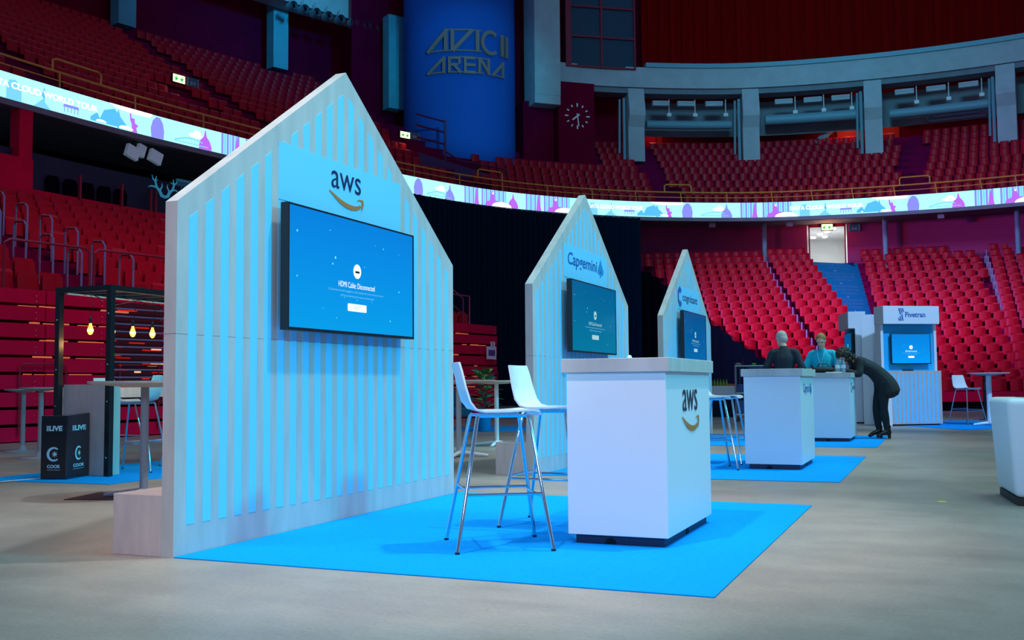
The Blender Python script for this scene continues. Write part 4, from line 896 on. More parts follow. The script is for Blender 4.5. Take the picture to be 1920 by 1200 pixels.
# ------------------------------------------------------------------ bar stools
def stool(label, loc, rz, group='white bar stools with chrome legs'):
    t = thing('bar_stool', label, 'bar stool', loc, rz, group)   # faces local +X
    prof = [(.225, .765), (.215, .785), (.18, .793), (.05, .785), (-.10, .785), (-.155, .80), (-.190, .845), (-.215, .93), (-.235, 1.02), (-.25, 1.075)]
    n = 10; mb = MB(); vs = []
    for sg in (0, 1):
        for i, (x, z) in enumerate(prof):
            w = .195-.012*max(0, i-6)
            if i == 0: w = .17
            for j in range(n+1):
                u = -1+2*j/n; dz = -.004*(1-u*u) if i < 5 else 0; dx = -.018*(1-u*u)*(1 if i > 5 else 0)
                a = prof[min(i+1, 9)]; b = prof[max(i-1, 0)]; tx, tz = a[0]-b[0], a[1]-b[1]; L = math.hypot(tx, tz); nx, nz = tz/L, -tx/L
                off = .011*sg
                vs.append((x+dx+nx*off*-1*-1, u*w, z+dz+nz*off))
    N_ = len(prof)*(n+1); fs = []
    for i in range(len(prof)-1):
        for j in range(n):
            a = i*(n+1)+j; fs += [(a, a+1, a+n+2, a+n+1), (N_+a, N_+a+n+1, N_+a+n+2, N_+a+1)]
        a = i*(n+1); fs += [(a, a+n+1, N_+a+n+1, N_+a), (a+n, N_+a+n, N_+a+2*n+1, a+2*n+1)]
    for j in range(n): fs += [(j, N_+j, N_+j+1, j+1)]; a = (len(prof)-1)*(n+1)+j; fs += [(a, a+1, N_+a+1, N_+a)]
    mb.add(vs, fs); mb.build('seat_shell', M_SEATW, t, smooth=True, fix=True)
    tops = {(1, 1): (.15, .15), (1, -1): (.15, -.15), (-1, 1): (-.13, .15), (-1, -1): (-.13, -.15)}; feet = {k: (k[0]*.275, k[1]*.275) for k in tops}
    for k in tops:
        mb = MB(); a, b = tops[k], feet[k]; mb.tube([(a[0], a[1], .770), (a[0]+k[0]*.012, a[1]+k[1]*.012, .755), (b[0], b[1], .004)], .0115, 10)
        leg = mb.build('leg', M_CHROME, t, smooth=True); fb = MB(); fb.lathe([(.014, 0), (.014, .012)], 10, c=b); fb.build('foot_cap', M_BLACK, leg)
    mb = MB()
    for y in (-.15, .15): mb.tube([(-.14, y, .764), (.16, y, .764)], .010, 8)
    mb.build('seat_frame', M_CHROME, t, smooth=True)
    mb = MB(); f = lambda k, z: (feet[k][0]+(tops[k][0]-feet[k][0])*z/.77, feet[k][1]+(tops[k][1]-feet[k][1])*z/.77, z)
    for a, b, z in (((1, 1), (1, -1), .30), ((-1, 1), (-1, -1), .34), ((1, 1), (-1, 1), .32), ((1, -1), (-1, -1), .32)): mb.tube([f(a, z), f(b, z)], .008, 8)
    mb.build('footrest', M_CHROME, t, smooth=True); return t
s0 = stool('white bar stool in front, left of the nearest counter', (-2.45, 5.56, .0065), math.radians(33))
def more(label, loc, rz): return copy_thing(s0, loc, rz, label)
more('white bar stool partly hidden behind the nearest counter', (-2.47, 6.52, .0065), 0.0)
more('white bar stool at the left of the second counter, nearer one', (-2.43, 11.35, .0065), math.radians(20))
more('white bar stool at the second counter, farther one', (-2.45, 12.2, .0065), math.radians(0))
more('white bar stool near the high table by the far kiosk', (.47, 24.5, .0065), math.radians(-45))
more('blue-lit bar stool at the pergola table, nearest one', (-8.47, 9.05, .014), math.radians(201))
more('second bar stool at the pergola table, half hidden by the booth edge', (-8.47, 10.0, .014), math.radians(186))
more('white bar stool on the far side of the pergola table, left one', (-9.95, 10.25, .0065), math.radians(-5))
more('white bar stool on the far side of the pergola table, right one', (-9.95, 11.7, .0065), math.radians(-5))
# ------------------------------------------------------------------ pergola
t = thing('pergola', 'black square-tube pergola frame over the lounge table at left', 'pergola', (-8.64, 8.42, .008)); px0, px1, py0, py1 = -.37, .37, 0, 3.2
for x in (px0, px1):
    for y in (py0, py1): mb = MB(); mb.box(x-.032, y-.032, 0, x+.032, y+.032, 2.0); mb.build('post', M_BLACK, t)
mb = MB(); mb.box(px0-.032, -.032, 2.0, px1+.032, .032, 2.06); mb.box(px0-.032, py1-.032, 2.0, px1+.032, py1+.032, 2.06)
for x in (px0, px1): mb.box(x-.032, .032, 2.0, x+.032, py1-.032, 2.06)
mb.build('top_frame', M_BLACK, t)
for i in range(9):
    y = .3+.33*i; mb = MB(); mb.box(px0+.032, y-.02, 2.01, px1-.032, y+.02, 2.05); mb.build('roof_slat', mat('roof_slat', (.02, .025, .035), .5), t)
mb = MB(); mb.box(px0+.034, .05, 1.99, px0+.06, py1, 2.005); mb.build('wood_batten', M_BIRCH, t)
sc_ = MB()
for z in (.2, .8, 1.2, 1.75): sc_.ball((px1+.0, -.034, z), .009, 6, 4); sc_.ball((px0, -.034, z-.05), .009, 6, 4)
sc_.build('screws', M_CHROME, t)
M_BULB = emat('amber_bulb', (1, .62, .22), 3.2); M_BG = mat('amber_glass', (.9, .45, .12), .2, emis=(1, .42, .08), es=1.5)
for i in range(5):
    x, y = -8.80+.0*i, 8.66+.325*i; t = thing('pendant_bulb', ('glowing filament bulb, leftmost, hanging between the pergola posts', 'glowing bulb half hidden behind the front pergola post', 'glowing filament bulb just right of the front pergola post', 'glowing filament bulb, fourth along under the pergola', 'glowing filament bulb nearest the booth edge')[i], 'light bulb', (x, y, 1.55), group='hanging filament bulbs')
    mb = MB(); mb.tube([(0, 0, .19), (.02, .02, .3), (0, 0, .45)], .004, 5); mb.build('cord', M_BLACK, t)
    mb = MB(); mb.lathe([(.016, .13), (.018, .19), (.01, .20)], 12); mb.build('socket', M_BLACK, t)
    mb = MB(); mb.lathe([(.004, 0), (.022, .01), (.032, .035), (.033, .055), (.026, .085), (.017, .11), (.014, .13)], 16); mb.build('glass', M_BG, t, smooth=True)
    mb = MB(); mb.lathe([(.004, .02), (.019, .035), (.020, .06), (.006, .09)], 10); b = mb.build('filament', M_BULB, t, smooth=True); b.location = (0, 0, 0)
    for v in b.data.vertices: v.co.x *= 1.75; v.co.y *= 1.75
    lamp('POINT', 'bulb_light', (x, y, 1.45), (x, y, 0), 3.5, (1, .55, .2), .04)
mb = MB(); mb.tube([(-8.8, 8.7, 2.0), (-8.7, 8.9, 1.9), (-8.72, 9.3, 1.98), (-8.6, 9.6, 1.88), (-8.7, 9.9, 1.98)], .006, 5); tag(mb.build('festoon_cable', M_BLACK), 'thin black cable looping under the pergola roof', 'cable')
t = thing('communal_table', 'high grey-topped communal table inside the pergola', 'table', (-9.30, 8.9, .008)); mb = MB(); mb.box(-.20, -.02, .83, .22, 2.8, .95); mb.build('table_top', M_BIRCH_EDGE, t)
for y in (0, 2.7): mb = MB(); mb.box(-.16, y, 0, .16, y+.05, .83); mb.build('end_panel', M_BIRCH_EDGE, t)
t = thing('low_partition', 'low plywood side panel at the front of the pergola behind the black bin', 'partition', (-8.69, 8.47, .008)); mb = MB(); mb.box(-.29, 0, 0, .31, .06, .985); mb.build('panel', M_BIRCH_EDGE, t); mb = MB(); mb.box(.31, 0, 0, .335, .20, .985); mb.build('return_edge', M_BIRCH, t)
# ------------------------------------------------------------------ black bins
M_LBL = mat('pale_label', (.55, .66, .75), .6)
def live_face(parent, M, w):
    mb = MB()
    for i in range(3): mb.box(w*(.22+.03*i), .50, .001, w*(.235+.03*i), .555+.0*i, .003, M)
    put_text(mb, 'LIVE', M, w*.32, w*.82, .50, .055, bold=.05, off=.003); mb.build('live_lettering', M_LBL, parent)
    mb = MB(); c = (w*.5, .26); r1, r2 = .075, .056; A = np.radians(np.linspace(50, 310, 20))
    o_ = [(c[0]+r1*math.cos(a), c[1]+r1*math.sin(a)) for a in A]; i_ = [(c[0]+.007+r2*.95*math.cos(a), c[1]+r2*math.sin(a)) for a in A]; n = len(A)
    mb.add([(x, y, .003) for x, y in o_+i_], [(j, j+1, n+j+1, n+j) for j in range(n-1)], M)
    P = [(c[0]+.012+(.038 if i % 2 == 0 else .014)*math.cos(PI*i/8), c[1]+(.038 if i % 2 == 0 else .014)*math.sin(PI*i/8)) for i in range(16)]; mb.add([(x, y, .003) for x, y in P], [tuple(range(16))], M)
    put_text(mb, 'COOR', M, w*.26, w*.76, .115, .036, bold=.04, off=.003); put_text(mb, 'CLEANING SERVICE', M, w*.26, w*.76, .092, .010, off=.003); mb.build('star_logo', M_LBL, parent)
t = thing('waste_bin', 'glossy black bin with white LIVE and COOR lettering by the pergola', 'bin', (-8.42, 8.0, .008)); a1 = Vector((-.95, .05, 0)).normalized(); a2 = Vector((-.05, .95, 0)).normalized()
def bin_dir(v): return Vector(v).normalized()
mb = MB(); w1, w2 = .285, .47; e1 = bin_dir((-.27, -.09, 0)); e2 = bin_dir((-.09, .27, 0)); p = [Vector((0, 0, 0)), e1*w1, e1*w1+e2*w2, e2*w2]
mb.add([tuple(q) for q in p]+[tuple(q+Vector((0, 0, .66+.02*(i == 3)))) for i, q in enumerate(p)], [(0, 1, 2, 3), (4, 7, 6, 5), (0, 4, 5, 1), (1, 5, 6, 2), (2, 6, 7, 3), (3, 7, 4, 0)])
mb.build('body', mat('gloss_black', (.006, .008, .014), .18, coat=.5), t, fix=True, bevel=.008)
live_face(t, frame(tuple(e1*w1+e2*-.001), -e1, (0, 0, 1)), w1); live_face(t, frame(tuple(-e1*.001), e2, (0, 0, 1)), w2)
mb = MB(); mb.box(-.02, -.02, .655, .02, .02, .68, frame(tuple(e1*.1+e2*.1), e1, e2)); mb.box(-.02, -.01, .66, .02, .01, .69, frame(tuple(e1*.1+e2*.3), e1, e2)); mb.build('lid_hinge', M_CHROME, t)
mb = MB(); mb.box(-.03, -.75, .0, .03, .47, .004, Matrix.Translation((-8.87, 7.56, .008)) @ Matrix.Rotation(-.18, 4, 'Z')); tag(mb.build('white_tape', M_LAM), 'white cable tape strip on the floor left of the bin', 'tape')
# ------------------------------------------------------------------ tables
def round_table(label, loc, h, r, m_top, m_leg, foot='star', lr=.035, rz=0.2):
    t = thing('high_table', label, 'table', loc, rz)
    mb = MB(); mb.lathe([(r*.25, h-.055), (r*.82, h-.03), (r, h-.018), (r, h), (0.001, h)], 36); mb.build('table_top', m_top, t, smooth=True)
    mb = MB(); mb.tube([(0, 0, .03), (0, 0, h-.04)], lr, 14); mb.build('leg', m_leg, t, smooth=True)
    if foot == 'star':
        for i in range(4):
            a = PI/2*i; mb = MB(); mb.tube([(0, 0, .055), (.12*math.cos(a), .12*math.sin(a), .045), (r*.8*math.cos(a), r*.8*math.sin(a), .02)], [.035, .03, .018], 8); mb.build('foot', m_leg, t, smooth=True)
    else:
        mb = MB(); mb.lathe([(r*.95, 0), (r*.95, .012), (r*.25, .03), (lr, .1)], 28); mb.build('base_plate', m_leg, t, smooth=True)
    return t
M_TGREY = mat('grey_powdercoat', (.33, .34, .40), .45)
round_table('high table with thick leg behind the nearest booth ballast box', (-6.42, 6.95, 0), 1.01, .47, M_BIRCH_EDGE, M_TGREY)
round_table('small round bistro table at far left, nearer of the pair', (-11.36, 10.33, 0), .97, .27, M_TGREY, M_TGREY, 'plate')
round_table('small round bistro table at far left, farther of the pair', (-12.9, 11.4, 0), .95, .27, M_TGREY, M_TGREY, 'plate')
round_table('white high table seen between the first two booths, nearer', (-5.98, 12.3, 0), 1.02, .50, M_BIRCH_EDGE, M_LAM)
round_table('white high table seen between the first two booths, farther', (-6.46, 14.64, 0), 1.02, .50, M_BIRCH_EDGE, M_LAM)
round_table('round high table with blue-lit leg beside the far kiosk', (.90, 24.0, .006), 1.12, .42, M_BIRCH_EDGE, M_LAM, lr=.055)
mb = MB(); mb.box(-.3, -.3, 0, .3, .3, .006, Matrix.Translation((-6.75, 6.95, 0)) @ Matrix.Rotation(.3, 4, 'Z')); tag(mb.build('floor_mat', mat('brown_mat', (.06, .03, .03), .9)), 'dark brown mat on the floor behind the nearest ballast box', 'mat')
mb = MB(); mb.box(.79, 27.44, 0, 1.07, 27.56, .02); mb.tube([(.93, 27.5, .02), (.93, 27.5, 1.07)], .03, 8); mb.box(.93, 27.44, .72, 1.06, 27.52, .92); tag(mb.build('dark_stand', M_BLACK), 'dark slim stand behind the round table at right', 'stand')
# ------------------------------------------------------------------ plant, armchair, paper holder
def leaf_mb(mb, base, d, L, w, droop=.3):
    d = Vector(d).normalized(); sd = d.cross(Vector((0, 0, 1))).normalized(); n = sd.cross(d); vs = []
    for i in range(7):
        t = i/6; ww = w*math.sin(PI*min(.98, t**.75*.97+.02)); p = Vector(base)+d*L*t-Vector((0, 0, 1))*droop*L*t*t
        vs += [p-sd*ww+n*.12*ww, p, p+sd*ww+n*.12*ww]
    mb.add(vs, [f for i in range(6) for f in ((3*i, 3*i+1, 3*i+4, 3*i+3), (3*i+1, 3*i+2, 3*i+5, 3*i+4))])
def plant(label, loc, h, seed, nl=22, L=.3, pot_r=.2, pot_h=.5, potm=None, bright=False):
    t = thing('potted_plant', label, 'plant', loc); rg = random.Random(seed)
    mb = MB(); mb.lathe([(pot_r*.8, 0), (pot_r, pot_h), (pot_r*.9, pot_h), (pot_r*.88, pot_h-.04), (.001, pot_h-.04)], 24); mb.build('pot', potm or M_CARPET, t, smooth=True)
    mb = MB()
    for i in range(3): mb.tube([(0.03*i, 0, pot_h-.05), (.06*math.cos(i*2), .06*math.sin(i*2), (h+pot_h)/2), (.12*math.cos(i*2.1), .12*math.sin(i*2.1), h*.93)], .012, 6)
    mb.build('stems', mat('stem_brown', (.12, .08, .04), .8), t)
    a, b = MB(), MB()
    for i in range(nl):
        z = pot_h+.05+(h-pot_h-.12)*i/nl; an = i*2.4; leaf_mb(a if rg.random() < .65 else b, (.08*math.cos(an), .08*math.sin(an), z), (math.cos(an), math.sin(an), .9 if i > nl*.7 else .45), L*rg.uniform(.8, 1.2), L*.30)
    mg, ml = mat('leaf_green', (.05, .22, .06), .35, coat=.3), mat('leaf_light', (.30, .60, .10), .4)
    if bright: mg = ml
    a.build('dark_leaves', mg, t, smooth='all'); b.build('light_leaves', ml, t, smooth='all'); return t
plant('leafy fig plant in blue pot seen between the first two booths', (-8.75, 19.2, .006), 1.30, 4, 34, .34, .15, .36)
plant('green leafy plant at the right edge behind the white sofa', (1.0, 11.0, 0), .99, 9, 16, .31, .16, .45, bright=True)
t = thing('armchair', 'dark teal tub armchair behind the tables between the booths', 'armchair', (-9.9, 20.1, .006), .4); M_TEAL = mat('teal_fabric', (.01, .12, .20), .9)
mb = MB(); mb.prism([(-.36, -.36), (.36, -.36), (.36, .30), (.2, .38), (-.2, .38), (-.36, .30)], .26, .46, Matrix.Identity(4)); mb.build('seat', M_TEAL, t, bevel=.03)
mb = MB(); n = 14; vs = []
for i in range(n+1):
    a = math.radians(-15+210*i/n); hh = .85 if 3 < i < 11 else .68
    for r_, z in ((.40, .26), (.43, hh), (.34, hh), (.32, .3)): vs.append((r_*math.cos(a), r_*math.sin(a), z))
mb.add(vs, [(4*i+j, 4*i+4+j, 4*i+4+(j+1) % 4, 4*i+(j+1) % 4) for i in range(n) for j in range(4)]+[(0, 1, 2, 3), (4*n+3, 4*n+2, 4*n+1, 4*n)]); mb.build('backrest', M_TEAL, t, fix=True)
for x in (-.28, .28):
    for y in (-.28, .28): mb = MB(); mb.tube([(x, y, .27), (x*1.15, y*1.15, 0)], .014, 6); mb.build('leg', M_BLACK, t)
t = thing('leaflet_holder', 'small white paper sign fixed to the end of the red folded stand', 'sign', tuple(lp(LLEN-.42, -.1, 0))); Mx = Matrix.Rotation(lrz, 4, 'Z')
mb = MB(); mb.box(-.28, -.02, 1.72, .22, 0, 2.1, Mx); mb.box(-.06, -.03, 2.1, 0, 0, 2.25, Mx); mb.box(.08, -.03, 2.1, .14, 0, 2.25, Mx); mb.build('board', M_LAM, t); mb = MB(); mb.box(-.2, -.024, 1.82, .15, -.02, 2.0, Mx); mb.build('printed_panel', mat('violet_print', (.14, .05, .22), .6), t)
# ------------------------------------------------------------------ kiosks at right
M_WASHBLUE = mat('kiosk_blue_panel', (.01, .50, .92), .5)
def kiosk(label, loc, rz, logo=True, tvm=None):
    t = thing('display_kiosk', label, 'kiosk', loc, rz); w, dp = 1.30, .36       # front faces local -Y, origin at front left corner of the plinth
    mb = MB(); mb.box(0, 0, .03, w, dp-.01, 1.17); mb.build('base_cabinet', M_LAM, t, bevel=.003)
    mb = MB(); mb.box(-.005, -.012, .03, w+.005, 0, 1.175); mb.build('wood_front', M_BIRCH_EDGE, t)
    st = MB()
    for i in range(12): st.box(.07+.1*i, -.015, .06, .125+.1*i, -.012, 1.12)
    st.build('vinyl_stripes', M_VINYL, t)
    mb = MB(); mb.box(.03, .03, 0, w-.03, dp-.03, .03); mb.build('plinth', M_BLACK, t)
    mb = MB(); mb.box(-.02, .12, 1.17, .04, dp, 2.2); mb.box(w-.06, .12, 1.17, w, dp, 2.2); mb.box(.04, dp-.04, 1.17, w-.06, dp, 2.2); mb.build('side_panels', M_LAM, t)
    mb = MB(); mb.box(.04, .18, 1.17, w-.06, .22, 2.2); mb.build('blue_back_panel', M_WASHBLUE, t)
    mb = MB(); mb.box(-.03, -.03, 2.19, w-.01, dp, 2.58); mb.build('header_box', M_LAM, t, bevel=.004)
    mb = MB(); mb.box(.5, .14, 1.17, .75, .18, 1.2); mb.build('cable_tray', M_BLACK, t)
    if logo: fiv_logo(t, frame((.30, -.032, 2.26), (1, 0, 0), (0, 0, 1)), .66, .27)
    return t
KR = math.radians(33)
kiosk('white and blue kiosk with dark bar-logo header sign and striped front', (-1.13, 23.3, .006), KR)
e = Vector((math.cos(KR), math.sin(KR), 0)); nn = Vector((math.sin(KR), -math.cos(KR), 0)); o_ = Vector((-1.13, 23.3, 1.33))+e*.19-nn*.12
television('bright blue television set into the kiosk at right', frame(tuple(o_+Vector((0, 0, .0))), tuple(e), (0, 0, 1)), .93, .66, SCR4, 1)
kiosk('second kiosk behind the bending person, its screen side turned away', (-2.275, 25.96, 0), math.radians(-75.5), False)
a2 = math.radians(-75.5); e2_ = Vector((math.cos(a2), math.sin(a2), 0)); n2 = Vector((math.sin(a2), -math.cos(a2), 0)); o2 = Vector((-2.275, 25.96, 1.45))+e2_*.19-n2*.12
television('dark television seen edge-on on the second kiosk', frame(tuple(o2), tuple(e2_), (0, 0, 1)), .93, .66, SCR3, 0)
mb = MB(); mb.box(0, 0, 0, .36, .06, 2.47, Matrix.Translation((-1.66, 24.25, 0)) @ Matrix.Rotation(.08, 4, 'Z')); tag(mb.build('white_partition', M_LAM), 'tall white partition between the two kiosks', 'partition')
mb = MB(); mb.box(0, 0, 0, .30, .2, .85, Matrix.Translation((-1.28, 22.95, 0)) @ Matrix.Rotation(.4, 4, 'Z')); tag(mb.build('white_pedestal', M_LAM, bevel=.02), 'low white pedestal at the left foot of the striped kiosk', 'pedestal')
# ------------------------------------------------------------------ sofa at right edge
t = thing('white_sofa', 'white upholstered sofa cut by the right edge of the photo', 'sofa', (.50, 8.62, 0), .1); M_SOFA = mat('white_leather', (.86, .93, .97), .5, bump=.08, bscale=9)
mb = MB(); P = [(0.03, 0), (1.0, 0), (1.0, .9), (.03, .9)]
def taper_box(x0, y0, z0, x1, y1, z1, tp): return MB().add([(x0+tp, y0+tp, z0), (x1-tp, y0+tp, z0), (x1-tp, y1-tp, z0), (x0+tp, y1-tp, z0), (x0, y0, z1), (x1, y0, z1), (x1, y1, z1), (x0, y1, z1)], [(0, 3, 2, 1), (4, 5, 6, 7), (0, 1, 5, 4), (1, 2, 6, 5), (2, 3, 7, 6), (3, 0, 4, 7)])
def soft(o, w=.05):
    b = o.modifiers.new('b', 'BEVEL'); b.width = w; b.segments = 5; o.data.polygons.foreach_set('use_smooth', [True]*len(o.data.polygons)); return o
soft(taper_box(-.06, 0, .06, .18, .95, .815, .045).build('armrest', M_SOFA, t)); soft(taper_box(.18, .0, .06, 1.5, .25, .815, .02).build('backrest', M_SOFA, t)); soft(taper_box(.19, .25, .06, 1.5, .95, .45, .01).build('seat_cushion', M_SOFA, t))
mb = MB(); mb.box(.0, .06, 0, 1.5, .9, .06); mb.build('dark_base', mat('dark_brown_base', (.03, .015, .01), .6), t)
# ------------------------------------------------------------------ catering table and trolley
t = thing('catering_table', 'table under a short white cloth behind the farthest booth', 'table', (-5.75, 29.1, 0), .1)
mb = MB(); mb.box(-1.1, -.4, .83, .3, .4, .86); mb.build('table_top', M_BIRCH, t); cl = MB(); cl.box(-1.12, -.42, .86, .32, .42, .87); cl.add([(-1.12, -.42, .87), (.32, -.42, .87), (.36, -.44, .58), (-1.12, -.44, .60)], [(0, 3, 2, 1)]); cl.add([(.32, -.42, .87), (.32, .42, .87), (.40, .44, .5), (.36, -.44, .58)], [(0, 3, 2, 1)]); cl.build('white_cloth', mat('white_cloth', (.75, .8, .82), .9), t)
mb = MB(); mb.box(-1.1, -.38, 0, .28, .38, .83); mb.build('black_skirt', M_CURT, t)
for i in range(7):
    mb = MB(); x = -5.62-.085*i; mb.lathe([(.028, .872), (.03, .98), (.012, 1.02), (.012, 1.04)], 10, c=(x, 28.82)); mb.lathe([(.015, 1.04), (.015, 1.06)], 10, c=(x, 28.82)); tag(mb.build('green_bottle', mat('lime_bottle', (.20, .38, .03), .3)), 'small green bottle, %s from the right in the catering table row' % ORD[i], 'bottle', 'green bottles on the catering table')
mb = MB(); mb.box(-5.65, 28.8, .872, -5.42, 29.3, .93, Matrix.Identity(4)); mb.box(-5.95, 28.95, .872, -5.7, 29.2, .95); tag(mb.build('snack_tray', mat('tan_snack', (.45, .16, .06), .7)), 'tray of orange-brown snacks on the catering table', 'tray')
t = thing('roll_cage_trolley', 'metal roll cage trolley with blue crate behind the second counter', 'trolley', (-4.30, 25.3, 0), .15); M_CAGE = mat('cage_steel', (.35, .42, .46), .35, .7)
mb = MB()
for x in (-.40, .40):
    for y in (-.3, .3): mb.tube([(x, y, .1), (x, y, 1.36)], .018, 6)
for z in (.18, .7, 1.36):
    for y in (-.3, .3): mb.tube([(-.4, y, z), (.4, y, z)], .015, 6)
    for x in (-.4, .4): mb.tube([(x, -.3, z), (x, .3, z)], .015, 6)
for i in range(1, 9): mb.tube([(-.4, -.3+.066*i, .18), (-.4, -.3+.066*i, 1.36)], .006, 4); mb.tube([(-.4+.088*i, .3, .18), (-.4+.088*i, .3, 1.36)], .006, 4)
mb.build('cage', M_CAGE, t); mb = MB(); mb.box(-.08, -.32, 1.18, .37, -.28, 1.34); mb.build('navy_panel', mat('navy_panel', (.005, .03, .14), .5), t); mb = MB(); mb.box(.18, -.325, 1.235, .30, -.32, 1.265); mb.build('white_label', M_LAM, t)
for z in (.22, .62): mb = MB(); mb.box(-.36, -.27, z, .36, .27, z+.3); mb.build('blue_crate', mat('crate_blue', (.01, .06, .20), .5), t, bevel=.01)
for x in (-.36, .36):
    for y in (-.26, .26): mb = MB(); mb.tube([(x, y-.015, .05), (x, y+.015, .05)], .05, 12); mb.tube([(x, y, .05), (x, y, .12)], .015, 6); mb.build('caster', M_BLACK, t)
mb = MB(); mb.ball((-4.62, 25.2, 1.41), .06, 10, 6, (1.4, 1, .6)); tag(mb.build('folded_glove', mat('tan_glove', (.35, .24, .2), .8)), 'tan cloth bundle lying on top of the roll cage', 'cloth')
mb = MB(); mb.ball((-4.22, 25.1, 1.40), .05, 8, 6, (1.2, 1, .7)); leaf_mb(mb, (-4.2, 25.1, 1.4), (1, 0, .5), .12, .04); tag(mb.build('green_apple', mat('apple_green', (.14, .35, .03), .5)), 'small green item on top of the roll cage', 'fruit')
# ------------------------------------------------------------------ counter items
mb = MB(); mb.lathe([(.001, 0), (.016, .0), (.018, .012), (.012, .03), (.001, .034)], 14, c=(-1.86, 6.35)); o = tag(mb.build('ceramic_puck', M_LAM, smooth=True), 'tiny white rounded puck on the nearest counter top', 'puck'); o.location.z = 1.102
mb = MB(); mb.box(-.14, -.09, 0, .14, .09, .008, Matrix.Translation((-1.64, 6.30, 1.102)) @ Matrix.Rotation(.3, 4, 'Z')); tag(mb.build('tablet', M_BLACK, bevel=.003), 'thin black tablet lying on the nearest counter', 'tablet')
t = thing('carry_bag', 'black soft bag lying on the third counter', 'bag', (-1.80, 17.35, 1.102), .1); mb = MB(); mb.ball((0, 0, .055), 1, 16, 10, (.20, .12, .055)); mb.build('body', mat('bag_black', (.012, .014, .02), .7, bump=.3, bscale=20), t, smooth=True)
mb = MB(); mb.tube([(-.1, 0, .09), (-.06, 0, .15), (.06, 0, .15), (.1, 0, .09)], .01, 6); mb.build('strap', M_BLACK, t)
M_BOT = mat('clear_bottle', (.55, .75, .85), .08, trans=.75)
for i, (x, y) in enumerate(((-1.57, 17.25), (-1.50, 17.32), (-1.56, 17.42), (-1.47, 17.2))):
    t = thing('water_bottle', ('leftmost clear water bottle on the third counter', 'clear water bottle in the middle front of the cluster', 'clear water bottle at the back of the cluster', 'rightmost clear water bottle, nearest the bending person')[i], 'bottle', (x, y, 1.102), 0, 'water bottles on the third counter')
    mb = MB(); mb.lathe([(.031, 0), (.033, .02), (.030, .08), (.033, .14), (.014, .20), (.013, .215)], 14); mb.build('bottle_body', M_BOT, t, smooth=True); mb = MB(); mb.lathe([(.0335, .07), (.0335, .125)], 14, cap=False); mb.build('label', M_LBL, t); mb = MB(); mb.lathe([(.015, .213), (.015, .232)], 12); mb.build('cap', mat('cap_blue', (.02, .2, .5), .4), t)
mb = MB(); mb.box(-.12, -.09, 0, .12, .09, .012, Matrix.Translation((-1.62, 17.12, 1.102)) @ Matrix.Rotation(.2, 4, 'Z')); tag(mb.build('paper_stack', M_LAM), 'small stack of white papers at the edge of the third counter', 'papers')
mb = MB(); mb.lathe([(.035, 0), (.035, .002)], 16, c=(-0.038, 8.783)); o = tag(mb.build('yellow_floor_sticker', mat('yellow_tape', (.75, .65, .08), .6)), 'small yellow sticker on the concrete floor at right', 'sticker')
o.location = (0, 0, .001)
# ------------------------------------------------------------------ people
M_SKIN = mat('skin', (.90, .44, .30), .5, spec=.3); M_SUIT = mat('charcoal_suit', (.013, .016, .026), .8); M_SUIT2 = mat('black_blazer', (.018, .018, .022), .8, bump=.1, bscale=90); M_TROU = mat('black_trousers', (.006, .008, .013), .85)
M_TEE = mat('turquoise_tshirt', (.0, .42, .55), .8); M_JEAN = mat('dark_jeans', (.01, .02, .05), .9); M_GREY = mat('grey_hair', (.52, .42, .36), .7, bump=.5, bscale=120); M_BLOND = mat('sandy_hair', (.42, .17, .05), .7, bump=.5, bscale=120); M_BRUN = mat('dark_curly_hair', (.022, .014, .010), .6, bump=.6, bscale=60); M_SHOE = mat('black_leather', (.006, .006, .008), .25)
def loft(pts, rad, n=14, sub=4, side=None):
    """closed tapering limb: smooth path through pts with elliptical sections (rx along the side vector, ry across)"""
    P = [Vector(p) for p in pts]; R = [r if isinstance(r, tuple) else (r, r) for r in rad]; Q, S = [], []
    def cm(a, b, c, d, t): return .5*((2*b)+(c-a)*t+(2*a-5*b+4*c-d)*t*t+(3*b-a-3*c+d)*t**3)
    k = len(P)
    for i in range(k-1):
        for j in range(sub):
            t = j/sub; g = [max(0, i-1), i, i+1, min(k-1, i+2)]
            Q.append(cm(P[g[0]], P[g[1]], P[g[2]], P[g[3]], t)); S.append(tuple(max(.003, cm(R[g[0]][c], R[g[1]][c], R[g[2]][c], R[g[3]][c], t)) for c in (0, 1)))
    Q.append(P[-1]); S.append(R[-1])
    d0 = (Q[1]-Q[0]).normalized(); d1 = (Q[-1]-Q[-2]).normalized(); m0 = min(S[0]); m1 = min(S[-1])
    Q = [Q[0]-d0*m0*.55, Q[0]-d0*m0*.4]+Q+[Q[-1]+d1*m1*.4, Q[-1]+d1*m1*.55]
    S = [tuple(x*.35 for x in S[0]), tuple(x*.75 for x in S[0])]+S+[tuple(x*.75 for x in S[-1]), tuple(x*.35 for x in S[-1])]
    mb = MB(); vs = []; sd = Vector(side or (1, 0, 0)); L = len(Q)
    for i in range(L):
        d = (Q[min(i+1, L-1)]-Q[max(0, i-1)]).normalized(); u = sd-d*sd.dot(d)
        if u.length < .2: u = Vector((0, 1, 0))-d*d.y
        u.normalize(); w = d.cross(u)
        for j in range(n): a = 2*PI*j/n; vs.append(Q[i]+u*(S[i][0]*math.cos(a))+w*(S[i][1]*math.sin(a)))
    mb.add(vs, [(i*n+j, i*n+(j+1) % n, (i+1)*n+(j+1) % n, (i+1)*n+j) for i in range(L-1) for j in range(n)]+[tuple(range(n))[::-1], tuple((L-1)*n+j for j in range(n))])
    me = bpy.data.meshes.new('loft'); me.from_pydata(mb.v, [], mb.f); bm = bmesh.new(); bm.from_mesh(me); bmesh.ops.recalc_face_normals(bm, faces=bm.faces); bm.to_mesh(me); bm.free(); return me
